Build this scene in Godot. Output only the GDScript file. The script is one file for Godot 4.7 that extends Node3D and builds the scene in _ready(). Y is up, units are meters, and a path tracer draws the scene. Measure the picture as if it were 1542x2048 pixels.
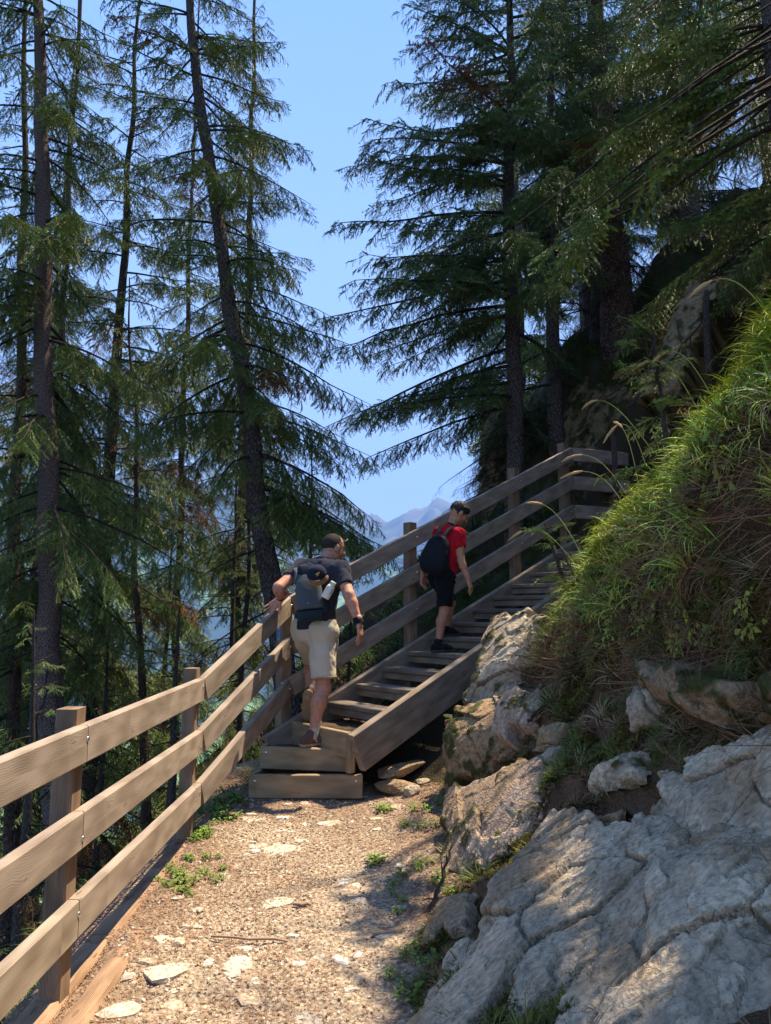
extends Node3D

# ------------------------------------------------------------------ shared state
var rng := RandomNumberGenerator.new()
var M := {}                      # materials
var taken := {}                  # top-level names in use
const SUN_AZ := 50.0             # degrees to the right of straight ahead
const SUN_EL := 66.0
var to_sun := Vector3(sin(deg_to_rad(SUN_AZ)) * cos(deg_to_rad(SUN_EL)), sin(deg_to_rad(SUN_EL)), -cos(deg_to_rad(SUN_AZ)) * cos(deg_to_rad(SUN_EL)))
# the stairs: a line in plan (left stringer), s metres along it, w metres to its right
const ST_O := Vector3(0.0, 0.0, -7.1)
const ST_A := Vector3(0.770, 0.0, -0.638)
const ST_N := Vector3(0.638, 0.0, 0.770)

func _ready() -> void:
	rng.seed = 7
	camera_and_light()
	materials()
	terrain()
	rocks()
	fence()
	stairs()
	trees()
	people()
	plants()
	path_stones()

func camera_and_light() -> void:
	var cam := Camera3D.new()
	cam.name = "camera"
	cam.fov = 69.0
	cam.near = 0.05
	cam.far = 20000.0
	add_child(cam)
	cam.position = Vector3(0, 1.6, 0)
	cam.rotation_degrees.x = 7.7
	cam.current = true
	var env := Environment.new()
	env.background_mode = Environment.BG_SKY
	var sky := Sky.new()
	var sm := ProceduralSkyMaterial.new()
	sm.sky_top_color = lin(0.074, 0.152, 0.355)
	sm.sky_horizon_color = lin(0.21, 0.29, 0.42)
	sm.sky_curve = 0.35
	sm.sky_energy_multiplier = 1.0
	sm.ground_bottom_color = Color(0.16, 0.20, 0.12)
	sm.ground_horizon_color = Color(0.45, 0.55, 0.62)
	sm.sun_angle_max = 0.0
	sky.sky_material = sm
	env.sky = sky
	env.background_energy_multiplier = 1.0
	env.tonemap_mode = Environment.TONE_MAPPER_LINEAR
	env.tonemap_exposure = 3.8
	env.fog_enabled = true
	env.fog_density = 0.00014
	env.fog_light_color = Color(0.52, 0.70, 1.0)
	env.sdfgi_enabled = true
	env.ssao_enabled = true
	env.ssil_enabled = true
	var we := WorldEnvironment.new()
	we.name = "world_environment"
	we.environment = env
	add_child(we)
	var sun := DirectionalLight3D.new()
	sun.name = "sun"
	sun.light_color = Color(1.0, 0.93, 0.82)
	sun.light_energy = 1.35
	sun.light_angular_distance = 0.5
	sun.shadow_enabled = true
	add_child(sun)
	sun.look_at_from_position(to_sun * 50.0, Vector3.ZERO, Vector3.UP)

# ------------------------------------------------------------------ helpers: meshes
class MB:
	var v := PackedVector3Array()
	var uv := PackedVector2Array()
	var col := PackedColorArray()
	var ix := PackedInt32Array()
	func vert(p: Vector3, t := Vector2.ZERO, c := Color.WHITE) -> int:
		v.append(p); uv.append(t); col.append(c)
		return v.size() - 1
	func tri(a: int, b: int, c: int) -> void:
		ix.append(a); ix.append(b); ix.append(c)
	func quad(a: int, b: int, c: int, d: int) -> void:
		tri(a, b, c); tri(a, c, d)
	func flat_quad(a: Vector3, b: Vector3, c: Vector3, d: Vector3, ta := Vector2.ZERO, tb := Vector2.ZERO, tc := Vector2.ZERO, td := Vector2.ZERO, cl := Color.WHITE) -> void:
		quad(vert(a, ta, cl), vert(b, tb, cl), vert(c, tc, cl), vert(d, td, cl))
	func flat_tri(a: Vector3, b: Vector3, c: Vector3, cl := Color.WHITE) -> void:
		tri(vert(a, Vector2(a.x, a.z), cl), vert(b, Vector2(b.x, b.z), cl), vert(c, Vector2(c.x, c.z), cl))
	func mesh(colored := false) -> ArrayMesh:
		var n := PackedVector3Array()
		n.resize(v.size())
		for k in range(0, ix.size(), 3):
			var a := ix[k]; var b := ix[k + 1]; var c := ix[k + 2]
			var f := (v[c] - v[a]).cross(v[b] - v[a])
			n[a] += f; n[b] += f; n[c] += f
		for k in n.size():
			n[k] = n[k].normalized() if n[k].length_squared() > 1e-20 else Vector3.UP
		var ar := []
		ar.resize(Mesh.ARRAY_MAX)
		ar[Mesh.ARRAY_VERTEX] = v
		ar[Mesh.ARRAY_NORMAL] = n
		ar[Mesh.ARRAY_TEX_UV] = uv
		if colored:
			ar[Mesh.ARRAY_COLOR] = col
		ar[Mesh.ARRAY_INDEX] = ix
		var m := ArrayMesh.new()
		m.add_surface_from_arrays(Mesh.PRIMITIVE_TRIANGLES, ar)
		return m
	# a beam of chamfered section from a to b; w across (side), h along up
	func beam(a: Vector3, b: Vector3, side: Vector3, up: Vector3, w: float, h: float, ch := 0.006, off := Vector2.ZERO) -> void:
		var x := w / 2.0; var y := h / 2.0
		var s := [Vector2(-x + ch, -y), Vector2(x - ch, -y), Vector2(x, -y + ch), Vector2(x, y - ch), Vector2(x - ch, y), Vector2(-x + ch, y), Vector2(-x, y - ch), Vector2(-x, -y + ch)]
		var ln := (b - a).length()
		var run := 0.0
		for k in 8:
			var p: Vector2 = s[k]; var q: Vector2 = s[(k + 1) % 8]
			var o := side * p.x + up * p.y
			var r := side * q.x + up * q.y
			var w2 := (q - p).length()
			flat_quad(a + o, a + r, b + r, b + o, Vector2(0, run) + off, Vector2(0, run + w2) + off, Vector2(ln, run + w2) + off, Vector2(ln, run) + off)
			run += w2
		for e in 2:
			var base := a if e == 0 else b
			var id := []
			for k in 8:
				var p: Vector2 = s[k]
				id.append(vert(base + side * p.x + up * p.y, Vector2(p.x * 0.15, p.y) + off + Vector2(0.3, 0.1)))
			for k in range(1, 7):
				if e == 0: tri(id[0], id[k + 1], id[k])
				else: tri(id[0], id[k], id[k + 1])
	# a smooth tube through points
	func tube(pts: Array, rad: Array, seg := 8, cl := Color.WHITE, cap := true, off := 0.0) -> void:
		var n := pts.size()
		var ref := Vector3.RIGHT
		var first := v.size()
		var along := 0.0
		for k in n:
			var p: Vector3 = pts[k]
			var t: Vector3 = (pts[mini(k + 1, n - 1)] - pts[maxi(k - 1, 0)]).normalized()
			if absf(t.dot(ref)) > 0.9:
				ref = Vector3.FORWARD if absf(t.z) < 0.8 else Vector3.UP
			var a := (ref - t * ref.dot(t)).normalized()
			ref = a
			var b := t.cross(a)
			if k > 0: along += (p - pts[k - 1]).length()
			for j in seg + 1:
				var an := TAU * j / seg
				vert(p + (a * cos(an) + b * sin(an)) * rad[k], Vector2(float(j) / seg, along + off), cl)
		for k in n - 1:
			for j in seg:
				var i := first + k * (seg + 1) + j
				quad(i, i + 1, i + seg + 2, i + seg + 1)
		if cap:
			for e in [0, n - 1]:
				var c := vert(pts[e], Vector2(0.5, 0.5), cl)
				for j in seg:
					var i: int = first + e * (seg + 1) + j
					if e == 0: tri(c, i + 1, i)
					else: tri(c, i, i + 1)

func node(mesh: Mesh, called: String, mat: Material, parent: Node = self) -> MeshInstance3D:
	var o := MeshInstance3D.new()
	o.name = numbered(called) if parent == self else called
	o.mesh = mesh
	o.material_override = mat
	parent.add_child(o, true)
	return o

func numbered(called: String) -> String:
	if not taken.has(called):
		taken[called] = 0
		return called
	taken[called] += 1
	return "%s_%03d" % [called, taken[called]]

func tag(o: Node, label: String, category: String, group := "") -> Node:
	o.set_meta("label", label)
	o.set_meta("category", category)
	if group: o.set_meta("group", group)
	return o

func structure(o: Node) -> Node:
	o.set_meta("kind", "structure")
	return o

func stuff(o: Node, label := "", category := "") -> Node:
	o.set_meta("kind", "stuff")
	if label: o.set_meta("label", label)
	if category: o.set_meta("category", category)
	return o

func thing(called: String, label: String, category: String, at := Vector3.ZERO, group := "") -> Node3D:
	var o := Node3D.new()
	o.name = numbered(called)
	add_child(o)
	o.position = at
	tag(o, label, category, group)
	return o

func scatter(mesh: Mesh, mat: Material, xf: Array, cols: Array, called: String, parent: Node = self) -> MultiMeshInstance3D:
	var mm := MultiMesh.new()
	mm.transform_format = MultiMesh.TRANSFORM_3D
	mm.use_colors = cols.size() > 0
	mm.mesh = mesh
	mm.instance_count = xf.size()
	for k in xf.size():
		mm.set_instance_transform(k, xf[k])
		if cols.size() > 0: mm.set_instance_color(k, cols[k])
	var o := MultiMeshInstance3D.new()
	o.multimesh = mm
	o.material_override = mat
	o.name = numbered(called) if parent == self else called
	parent.add_child(o, true)
	return o

func nz(s: int, freq: float, oct := 4, kind := FastNoiseLite.TYPE_SIMPLEX_SMOOTH) -> FastNoiseLite:
	var n := FastNoiseLite.new()
	n.seed = s
	n.frequency = freq
	n.noise_type = kind
	n.fractal_octaves = oct
	n.fractal_type = FastNoiseLite.FRACTAL_FBM if oct > 1 else FastNoiseLite.FRACTAL_NONE
	return n

func rr(a: float, b: float) -> float:
	return rng.randf_range(a, b)

func st(s: float, w: float, y: float) -> Vector3:
	return ST_O + ST_A * s + ST_N * w + Vector3(0, y, 0)

func st_h(s: float) -> float:
	return 1.15 + 0.44 * s

# ------------------------------------------------------------------ materials
func lin(r: float, g: float, b: float) -> Color:
	return Color(r, g, b).linear_to_srgb()

func noise_tex(s: int, freq: float, oct: int, stops: Array, size := 512, kind := FastNoiseLite.TYPE_SIMPLEX_SMOOTH, ridged := false, normalize := true) -> NoiseTexture2D:
	var n := nz(s, freq, oct, kind)
	if ridged: n.fractal_type = FastNoiseLite.FRACTAL_RIDGED
	var t := NoiseTexture2D.new()
	t.width = size; t.height = size
	t.seamless = true
	t.normalize = normalize
	t.noise = n
	if stops.size():
		var g := Gradient.new()
		var off := PackedFloat32Array(); var cs := PackedColorArray()
		for e in stops:
			off.append(e[0]); cs.append(e[1])
		g.offsets = off; g.colors = cs
		t.color_ramp = g
	return t

func mat(color: Color, rough := 0.9, tex: Texture2D = null, tri := 0.0, height: Texture2D = null, hs := 1.0, vcol := false) -> StandardMaterial3D:
	var m := StandardMaterial3D.new()
	m.albedo_color = color
	m.roughness = rough
	m.metallic_specular = 0.35
	if tex: m.albedo_texture = tex
	if tri > 0.0:
		m.uv1_triplanar = true
		m.uv1_world_triplanar = true
		m.uv1_scale = Vector3.ONE * tri
	if height:
		m.heightmap_enabled = true
		m.heightmap_texture = height
		m.heightmap_scale = hs
	m.vertex_color_use_as_albedo = vcol
	return m

func wood_image(s: int, light: Color, dark: Color, w := 1024, h := 256) -> Image:
	var im := Image.create(w, h, false, Image.FORMAT_RGBA8)
	var na := nz(s, 0.004, 3); var nb := nz(s + 1, 0.02, 2); var nc := nz(s + 2, 0.09, 2)
	var knots := []
	var r := RandomNumberGenerator.new(); r.seed = s
	for k in 7: knots.append(Vector3(r.randf() * w, r.randf() * h, r.randf_range(7, 17)))
	for y in h:
		for x in w:
			# seamless along the length by cross-fading two samples
			var f := float(x) / w
			var wv := lerpf(na.get_noise_2d(x, y * 0.9), na.get_noise_2d(x - w, y * 0.9), f)
			var ring := y * 0.15 + wv * 4.0
			var kd := 0.0
			for kn in knots:
				var dx: float = (x - kn.x) * 0.34; var dy: float = y - kn.y
				if absf(dx) < 60.0 and absf(dy) < 60.0:
					var d: float = sqrt(dx * dx + dy * dy)
					ring += 2.4 * exp(-d / kn.z)
					kd = maxf(kd, 1.0 - smoothstep(kn.z * 0.25, kn.z * 0.42, d))
			var t: float = ring - floor(ring)
			t = pow(t, 2.5) * (1.0 - smoothstep(0.92, 1.0, t))
			var fib := nc.get_noise_2d(x * 0.06, y * 3.0) * 0.5 + 0.5
			var blot := nb.get_noise_2d(x * 0.25, y * 0.5) * 0.5 + 0.5
			var c := light.lerp(dark, clampf(t * 0.55 + fib * 0.45 + kd * 0.5 + (blot - 0.5) * 1.0, 0.0, 1.0))
			im.set_pixel(x, y, c)
	return im

func wood(called: String, im: Image, tint: Color) -> void:
	var t := ImageTexture.create_from_image(im)
	var m := mat(tint, 0.78, t, 0.0, t, -0.25)
	m.uv1_scale = Vector3(0.55, 3.2, 1)
	M[called] = m

func materials() -> void:
	var wi := wood_image(11, lin(0.37, 0.305, 0.24), lin(0.155, 0.115, 0.085))
	var wi2 := wood_image(23, lin(0.36, 0.305, 0.24), lin(0.14, 0.105, 0.075))
	wood("rail", wi, lin(0.84, 0.82, 0.81))
	wood("post", wi2, lin(0.66, 0.52, 0.42))
	wood("rail_grey", wi2, lin(0.86, 0.82, 0.78))
	wood("stringer", wi2, lin(0.72, 0.68, 0.64))
	wood("step", wi, lin(0.86, 0.76, 0.55))
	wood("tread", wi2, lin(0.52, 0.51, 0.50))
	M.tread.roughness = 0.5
	wood("old_timber", wi2, lin(0.95, 0.72, 0.55))
	M.old_timber.heightmap_scale = -1.6
	# rock
	var rt := noise_tex(5, 0.012, 5, [[0.0, lin(0.20, 0.19, 0.175)], [0.30, lin(0.50, 0.49, 0.46)], [0.55, lin(0.80, 0.76, 0.69)], [0.75, lin(0.92, 0.88, 0.80)], [1.0, lin(1.0, 0.98, 0.95)]], 1024)
	var rh := noise_tex(6, 0.014, 6, [], 1024, FastNoiseLite.TYPE_SIMPLEX_SMOOTH, true)
	M.rock = mat(Color.WHITE, 0.88, rt, 1.0, rh, 1.1, true)
	M.rock.uv1_scale = Vector3(2.6, 2.6, 2.6)
	M.stone = mat(Color.WHITE, 0.85, rt, 2.6, rh, 0.5, true)
	# soil, litter, moss: the vertex colours carry what lies where, the texture the grain
	var gt := noise_tex(8, 0.05, 5, [[0.0, lin(0.30, 0.28, 0.26)], [0.4, lin(0.72, 0.70, 0.66)], [0.7, lin(1.0, 0.97, 0.92)], [1.0, lin(1.25, 1.2, 1.1)]], 1024)
	var gh := noise_tex(9, 0.05, 5, [], 1024)
	M.soil = mat(Color.WHITE, 0.97, gt, 1.1, gh, 2.5, true)
	M.soil.metallic_specular = 0.15
	var pt := noise_tex(14, 0.045, 5, [[0.0, lin(0.14, 0.09, 0.055)], [0.28, lin(0.25, 0.175, 0.115)], [0.45, lin(0.35, 0.26, 0.18)], [0.60, lin(0.43, 0.345, 0.25)], [0.78, lin(0.50, 0.42, 0.32)], [1.0, lin(0.58, 0.51, 0.42)]], 1024)
	M.path = mat(lin(0.79, 0.82, 0.83), 0.95, pt, 0.8, gh, 1.6, true)
	# bark
	var bt := noise_tex(31, 0.03, 5, [[0.0, lin(0.022, 0.016, 0.013)], [0.4, lin(0.075, 0.055, 0.045)], [0.65, lin(0.15, 0.115, 0.095)], [0.85, lin(0.23, 0.19, 0.16)], [1.0, lin(0.30, 0.27, 0.23)]], 512)
	var bh := noise_tex(32, 0.03, 5, [], 512, FastNoiseLite.TYPE_SIMPLEX_SMOOTH)
	M.bark = mat(Color.WHITE, 0.95, bt, 0.0, bh, 3.0, true)
	M.bark.uv1_scale = Vector3(2.0, 1.1, 1)
	M.bark_flaky = mat(Color.WHITE, 0.93, noise_tex(34, 0.06, 4, [[0.0, lin(0.03, 0.02, 0.017)], [0.45, lin(0.11, 0.078, 0.066)], [0.62, lin(0.24, 0.185, 0.16)], [1.0, lin(0.36, 0.30, 0.27)]], 512), 0.0, noise_tex(35, 0.06, 4, [], 512), 2.0, true)
	M.bark_flaky.uv1_scale = Vector3(2.0, 1.6, 1)
	M.twig = mat(lin(0.085, 0.062, 0.048), 0.95, null, 0.0, null, 1.0, true)
	# needles and grass
	M.needle = mat(Color.WHITE, 0.55, null, 0.0, null, 1.0, true)
	M.needle.backlight = Color(0.95, 1.0, 0.34)
	M.needle.metallic_specular = 0.5
	M.grass = mat(Color.WHITE, 0.75, null, 0.0, null, 1.0, true)
	M.grass.backlight = Color(0.9, 1.0, 0.28)
	M.grass.metallic_specular = 0.2
	M.moss = mat(Color.WHITE, 0.95, null, 0.0, null, 1.0, true)
	M.moss.backlight = Color(0.35, 0.4, 0.12)
	M.dry = mat(Color.WHITE, 0.9, null, 0.0, null, 1.0, true)
	# mountain
	var ft := noise_tex(51, 0.10, 4, [[0.0, lin(0.55, 0.55, 0.55)], [0.5, lin(0.9, 0.9, 0.9)], [1.0, lin(1.3, 1.3, 1.3)]], 512)
	M.far = mat(Color.WHITE, 1.0, ft, 0.004, null, 1.0, true)
	M.steel = mat(lin(0.55, 0.54, 0.52), 0.35)
	M.steel.metallic = 1.0
# ------------------------------------------------------------------ the ground
const BANK_D := [0.4, 2.0, 3.0, 3.8, 4.6, 5.4, 6.0, 6.8, 8.4, 9.4]
const BANK := [
	[[0.40, 0.00], [0.80, 0.35], [1.40, 0.85], [1.82, 1.50], [1.80, 2.55], [2.42, 3.50], [3.60, 4.40], [7.0, 7.2], [16.0, 14.6]],
	[[0.22, 0.05], [0.55, 0.35], [1.25, 0.80], [1.68, 1.35], [1.66, 2.45], [2.25, 3.38], [3.40, 4.30], [7.0, 7.0], [16.0, 14.6]],
	[[0.10, 0.08], [0.45, 0.32], [1.12, 0.72], [1.53, 1.15], [1.50, 2.30], [2.06, 3.20], [3.20, 4.08], [7.0, 6.8], [16.0, 14.6]],
	[[0.10, 0.10], [0.45, 0.34], [1.00, 0.72], [1.42, 1.25], [1.40, 2.02], [1.94, 2.88], [3.10, 3.72], [7.0, 6.6], [16.0, 14.4]],
	[[0.30, 0.13], [0.62, 0.42], [0.98, 0.85], [1.23, 1.22], [1.28, 1.68], [1.80, 2.48], [2.95, 3.30], [7.0, 6.4], [16.0, 14.2]],
	[[0.40, 0.15], [0.62, 0.48], [0.86, 0.88], [1.02, 1.12], [1.14, 1.36], [1.64, 1.98], [2.80, 2.80], [7.0, 6.2], [16.0, 14.2]],
	[[0.44, 0.17], [0.62, 0.44], [0.82, 0.78], [1.04, 1.04], [1.30, 1.32], [1.74, 1.70], [2.75, 2.52], [7.0, 6.2], [16.0, 14.2]],
	[[0.98, 0.70], [1.12, 0.96], [1.30, 1.32], [1.55, 1.56], [1.90, 1.84], [2.25, 2.12], [3.00, 2.80], [7.0, 6.4], [16.0, 14.4]],
	[[2.60, 1.70], [2.78, 2.10], [2.95, 2.45], [3.15, 2.85], [3.45, 3.35], [3.85, 3.95], [4.60, 4.70], [8.0, 7.9], [16.0, 15.0]],
	[[3.40, 2.20], [3.60, 2.70], [3.80, 3.20], [4.05, 3.70], [4.40, 4.30], [4.80, 5.00], [5.60, 5.90], [9.0, 9.0], [17.0, 16.0]],
]

func path_y(x: float, d: float) -> float:
	return 0.033 * d

func bank_raw(d: float, t: float) -> Vector3:
	# t runs 0..8 over the profile's points
	var k := 0
	while k < BANK_D.size() - 2 and d > BANK_D[k + 1]: k += 1
	var f: float = clampf((d - BANK_D[k]) / (BANK_D[k + 1] - BANK_D[k]), 0.0, 1.0)
	f = lerpf(f, smoothstep(0.0, 1.0, f), 0.35)
	var j := mini(int(t), 7)
	var g := t - j
	var out := Vector2.ZERO
	for e in 2:
		var row: Array = BANK[k + e]
		var p0 := Vector2(row[maxi(j - 1, 0)][0], row[maxi(j - 1, 0)][1])
		var p1 := Vector2(row[j][0], row[j][1])
		var p2 := Vector2(row[j + 1][0], row[j + 1][1])
		var p3 := Vector2(row[mini(j + 2, 8)][0], row[mini(j + 2, 8)][1])
		out += p1.cubic_interpolate(p2, p0, p3, g) * (f if e == 1 else 1.0 - f)
	return Vector3(out.x, out.y, -d)

var bank_n1: FastNoiseLite
var bank_n2: FastNoiseLite
func bank_point(d: float, t: float) -> Vector3:
	var p := bank_raw(d, t)
	var amt := clampf(t * 1.5, 0.0, 1.0) * (1.0 + 0.6 * clampf(t - 6.0, 0.0, 2.0))
	var n := bank_n1.get_noise_3dv(p) * 0.16 + bank_n2.get_noise_3dv(p) * 0.05
	return p + Vector3(-0.75, 0.55, 0.3) * n * amt

func bank_normal(d: float, t: float) -> Vector3:
	var a := bank_raw(d, t)
	return (bank_raw(d, minf(t + 0.08, 8.0)) - a).cross(bank_raw(d + 0.08, t) - a).normalized() * -1.0

# the edge of the level ground on the valley side: fence, stairs, then the spur
const EDGE := [[-1.42, -6.0, -0.3], [-1.42, 0.0, -0.02], [-1.40, 5.2, 0.14], [-0.98, 6.45, 0.42], [2.25, 9.15, 2.05], [2.2, 9.8, 2.3], [1.5, 10.8, 2.6], [1.3, 13.0, 3.3], [2.2, 18.0, 3.6], [4.0, 30.0, 3.0], [9.0, 60.0, 0.0]]
func edge_at(x: float, d: float) -> Vector3:
	# (signed distance, + on the valley side; height of the edge; where along)
	var best := 1e9; var y := 0.0; var sgn := 1.0; var at := 0.0
	for k in EDGE.size() - 1:
		var a := Vector2(EDGE[k][0], EDGE[k][1]); var b := Vector2(EDGE[k + 1][0], EDGE[k + 1][1])
		var ab := b - a; var p := Vector2(x, d)
		var f := clampf((p - a).dot(ab) / ab.length_squared(), 0.0, 1.0)
		var dd := p.distance_to(a + ab * f)
		if dd < best:
			best = dd; y = lerpf(EDGE[k][2], EDGE[k + 1][2], f)
			sgn = 1.0 if ab.cross(p - a) > 0.0 else -1.0
			at = k + f
	return Vector3(best * sgn, y, at)

var slope_n: FastNoiseLite
func slope_y(x: float, d: float) -> float:
	var e := edge_at(x, d)
	var n := slope_n.get_noise_2d(x, d)
	if e.x > 0.0:
		return e.y - 0.12 - e.x * 0.95 + minf(e.x, 3.0) * 0.14 * n - 0.0025 * e.x * e.x * 0.0
	if e.z > 4.2:                                       # the spur beyond the stairs rises steeply
		var w := -e.x
		return e.y - 0.1 + minf(w, 1.7) * 1.75 + minf(maxf(w - 1.7, 0.0), 7.0) * 0.85 + maxf(w - 8.7, 0.0) * 0.4 + n * minf(w, 1.0) * 0.7
	var sa := (Vector3(x, 0, -d) - ST_O).dot(ST_A)
	return minf(e.y - 0.14, 0.033 * d - 0.06 + maxf(0.0, sa + 0.75) * 0.5) + n * 0.05 * clampf(sa + 0.7, 0.0, 1.0)

func terrain() -> void:
	bank_n1 = nz(101, 0.9, 3); bank_n2 = nz(102, 3.5, 4)
	slope_n = nz(103, 0.5, 4)
	# path
	var b := MB.new()
	var pn := nz(104, 1.3, 4); var pc := nz(105, 0.8, 3); var pn2 := nz(106, 14.0, 3)
	var nx := 110; var nd := 240
	for j in nd + 1:
		var d := lerpf(-2.0, 7.2, float(j) / nd)
		for i in nx + 1:
			var x := lerpf(-1.46, 1.1, float(i) / nx)
			var y := path_y(x, d) + pn.get_noise_2d(x, d) * 0.025 + pn2.get_noise_2d(x, d) * 0.006
			y -= 0.05 * smoothstep(-1.15, -1.46, x)
			y += 0.10 * smoothstep(0.0, 0.5, x - 0.1 * sin(d))
			var c := pc.get_noise_2d(x * 1.4, d) * 0.5 + 0.5
			# worn middle pale with grit, needle litter reddish towards both sides
			var side := clampf(smoothstep(-0.75, -1.3, x) + smoothstep(-0.05, 0.35, x) + smoothstep(5.0, 6.3, d) * 0.4, 0.0, 1.0)
			var lit := clampf(side * 0.75 + (c - 0.5) * 1.3, 0.0, 1.0)
			b.vert(Vector3(x, y, -d), Vector2(x, d), Color(1.0, 0.98, 0.95).lerp(Color(0.60, 0.49, 0.40), lit))
	for j in nd:
		for i in nx:
			var q := j * (nx + 1) + i
			b.quad(q, q + nx + 1, q + nx + 2, q + 1)
	structure(node(b.mesh(true), "path", M.path))
	# bank on the right, all of one sheet up to the wooded hillside
	b = MB.new()
	var bc := nz(107, 1.6, 4); var bc2 := nz(108, 0.7, 3)
	nd = 230
	var tn := 190
	for j in nd + 1:
		var d := lerpf(-1.2, 9.4, float(j) / nd)
		for i in tn + 1:
			var f := float(i) / tn
			var t := f * 6.4 if f < 0.8 else lerpf(5.12, 8.0, (f - 0.8) / 0.2)
			var p := bank_point(d, t)
			var m := bc.get_noise_3dv(p) * 0.5 + 0.5 + bc2.get_noise_3dv(p) * 0.25
			var c := Color(0.085, 0.052, 0.034).lerp(Color(0.14, 0.085, 0.05), clampf(bc2.get_noise_3dv(p * 3.0) + 0.5, 0, 1))
			c = c.lerp(Color(0.062, 0.068, 0.018), smoothstep(0.48, 0.72, m))
			c = c.lerp(Color(0.20, 0.15, 0.09), smoothstep(0.30, 0.12, m) * 0.7)
			b.vert(p, Vector2(d, t), c * 1.25)
	for j in nd:
		for i in tn:
			var q := j * (tn + 1) + i
			b.quad(q, q + 1, q + tn + 2, q + tn + 1)
	structure(node(b.mesh(true), "hillside_bank", M.soil))
	# valley side slope and the spur
	b = MB.new()
	var xs := []; var ds := []
	for k in 131: xs.append(-70.0 * pow(1.0 - k / 130.0, 2.2) - 1.2 if k < 131 else 0.0)
	for k in range(1, 90): xs.append(-1.2 + k * 0.16)
	for k in range(1, 30): xs.append(13.04 + k * 1.2)
	for k in 180: ds.append(-6.0 + k * 0.13)
	for k in range(1, 70): ds.append(17.27 + k * 0.35 + 0.016 * k * k)
	for d in ds:
		for x in xs:
			var y := slope_y(x, d)
			var p := Vector3(x, y, -d)
			var m := bc.get_noise_3dv(p * 0.6) * 0.5 + 0.5
			var c := Color(0.075, 0.05, 0.032).lerp(Color(0.045, 0.06, 0.018), smoothstep(0.42, 0.62, m))
			c = c.lerp(Color(0.17, 0.145, 0.115), smoothstep(0.60, 0.75, bc2.get_noise_3dv(p * 1.7) * 0.5 + 0.5))
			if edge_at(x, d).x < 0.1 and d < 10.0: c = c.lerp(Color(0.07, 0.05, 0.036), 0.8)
			b.vert(p, Vector2(x, d), c)
	var w := xs.size()
	for j in ds.size() - 1:
		for i in w - 1:
			var q := j * w + i
			b.quad(q, q + w, q + w + 1, q + 1)
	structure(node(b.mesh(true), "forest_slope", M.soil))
	# the valley and the mountains beyond it
	b = MB.new()
	var mn := nz(109, 0.0005, 4); var mr := nz(110, 0.0009, 3); var md := nz(111, 0.0022, 4); var mf := nz(112, 0.012, 3)
	var na := 230; nd = 190
	for j in nd + 1:
		var f := float(j) / nd
		var d := 75.0 + 7600.0 * pow(f, 1.5)
		for i in na + 1:
			var az := lerpf(-0.95, 0.75, float(i) / na)
			var x := d * tan(az)
			var y := 0.0
			var near := smoothstep(900.0, 75.0, d)
			y = lerpf(-360.0, -62.0, near * near) + 6.0 * mf.get_noise_2d(x, d)
			var up := clampf((d - 2700.0) / 2900.0, 0.0, 1.6)
			var ridge := 1330.0 + 420.0 * mn.get_noise_2d(x, 300.0) + 300.0 * smoothstep(-700.0, -2600.0, x)
			var spur := 1.0 - absf(mr.get_noise_2d(x * 0.8, d * 0.3)) * 1.4
			y += ridge * pow(minf(up, 1.0), 1.15) * (0.86 + 0.14 * spur) - 500.0 * maxf(up - 1.0, 0.0) + up * 90.0 * mf.get_noise_2d(x * 0.3, d * 0.3)
			var me := md.get_noise_2d(x, d * 0.8) + 0.25 * mf.get_noise_2d(x, d)
			var c := Color(0.022, 0.045, 0.022)
			var mead := smoothstep(0.20, 0.26, me) if d > 2600.0 else smoothstep(-0.25, -0.15, me)
			mead *= smoothstep(0.75, 0.5, up)
			c = c.lerp(Color(0.16, 0.27, 0.06), mead)
			c = c.lerp(Color(0.13, 0.14, 0.125), smoothstep(0.82, 1.0, up + 0.2 * mf.get_noise_2d(x * 0.5, d * 0.5)) * 0.8)
			b.vert(Vector3(x, y, -d), Vector2(x, d), c)
	for j in nd:
		for i in na:
			var q := j * (na + 1) + i
			b.quad(q, q + na + 1, q + na + 2, q + 1)
	structure(node(b.mesh(true), "mountain", M.far))
# ------------------------------------------------------------------ rocks
# cleavage cells: nearest of jittered seeds; returns [height with tilt, distance to the border, tone]
func shard(x: float, y: float, sd: int) -> Vector3:
	var ix := floori(x); var iy := floori(y)
	var d1 := 9.0; var d2 := 9.0; var hgt := 0.0; var tone := 0.0
	for j in 3:
		for i in 3:
			var cx := ix + i - 1; var cy := iy + j - 1
			var h := (cx * 73856093) ^ (cy * 19349663) ^ (sd * 83492791)
			h = (h ^ (h >> 13)) * 1274126177
			h = h ^ (h >> 16)
			var px := cx + float(h & 1023) / 1023.0; var py := cy + float((h >> 10) & 1023) / 1023.0
			var dx := x - px; var dy := y - py
			var d := dx * dx + dy * dy
			if d < d1:
				d2 = d1; d1 = d
				var q := (h >> 20) & 1023
				tone = q / 1023.0 - 0.5
				hgt = tone + (float((h >> 5) & 255) / 255.0 - 0.5) * dx * 0.9 + (float((h >> 15) & 255) / 255.0 - 0.5) * dy * 0.9
			elif d < d2: d2 = d
	return Vector3(hgt, sqrt(d2) - sqrt(d1), tone)

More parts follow.
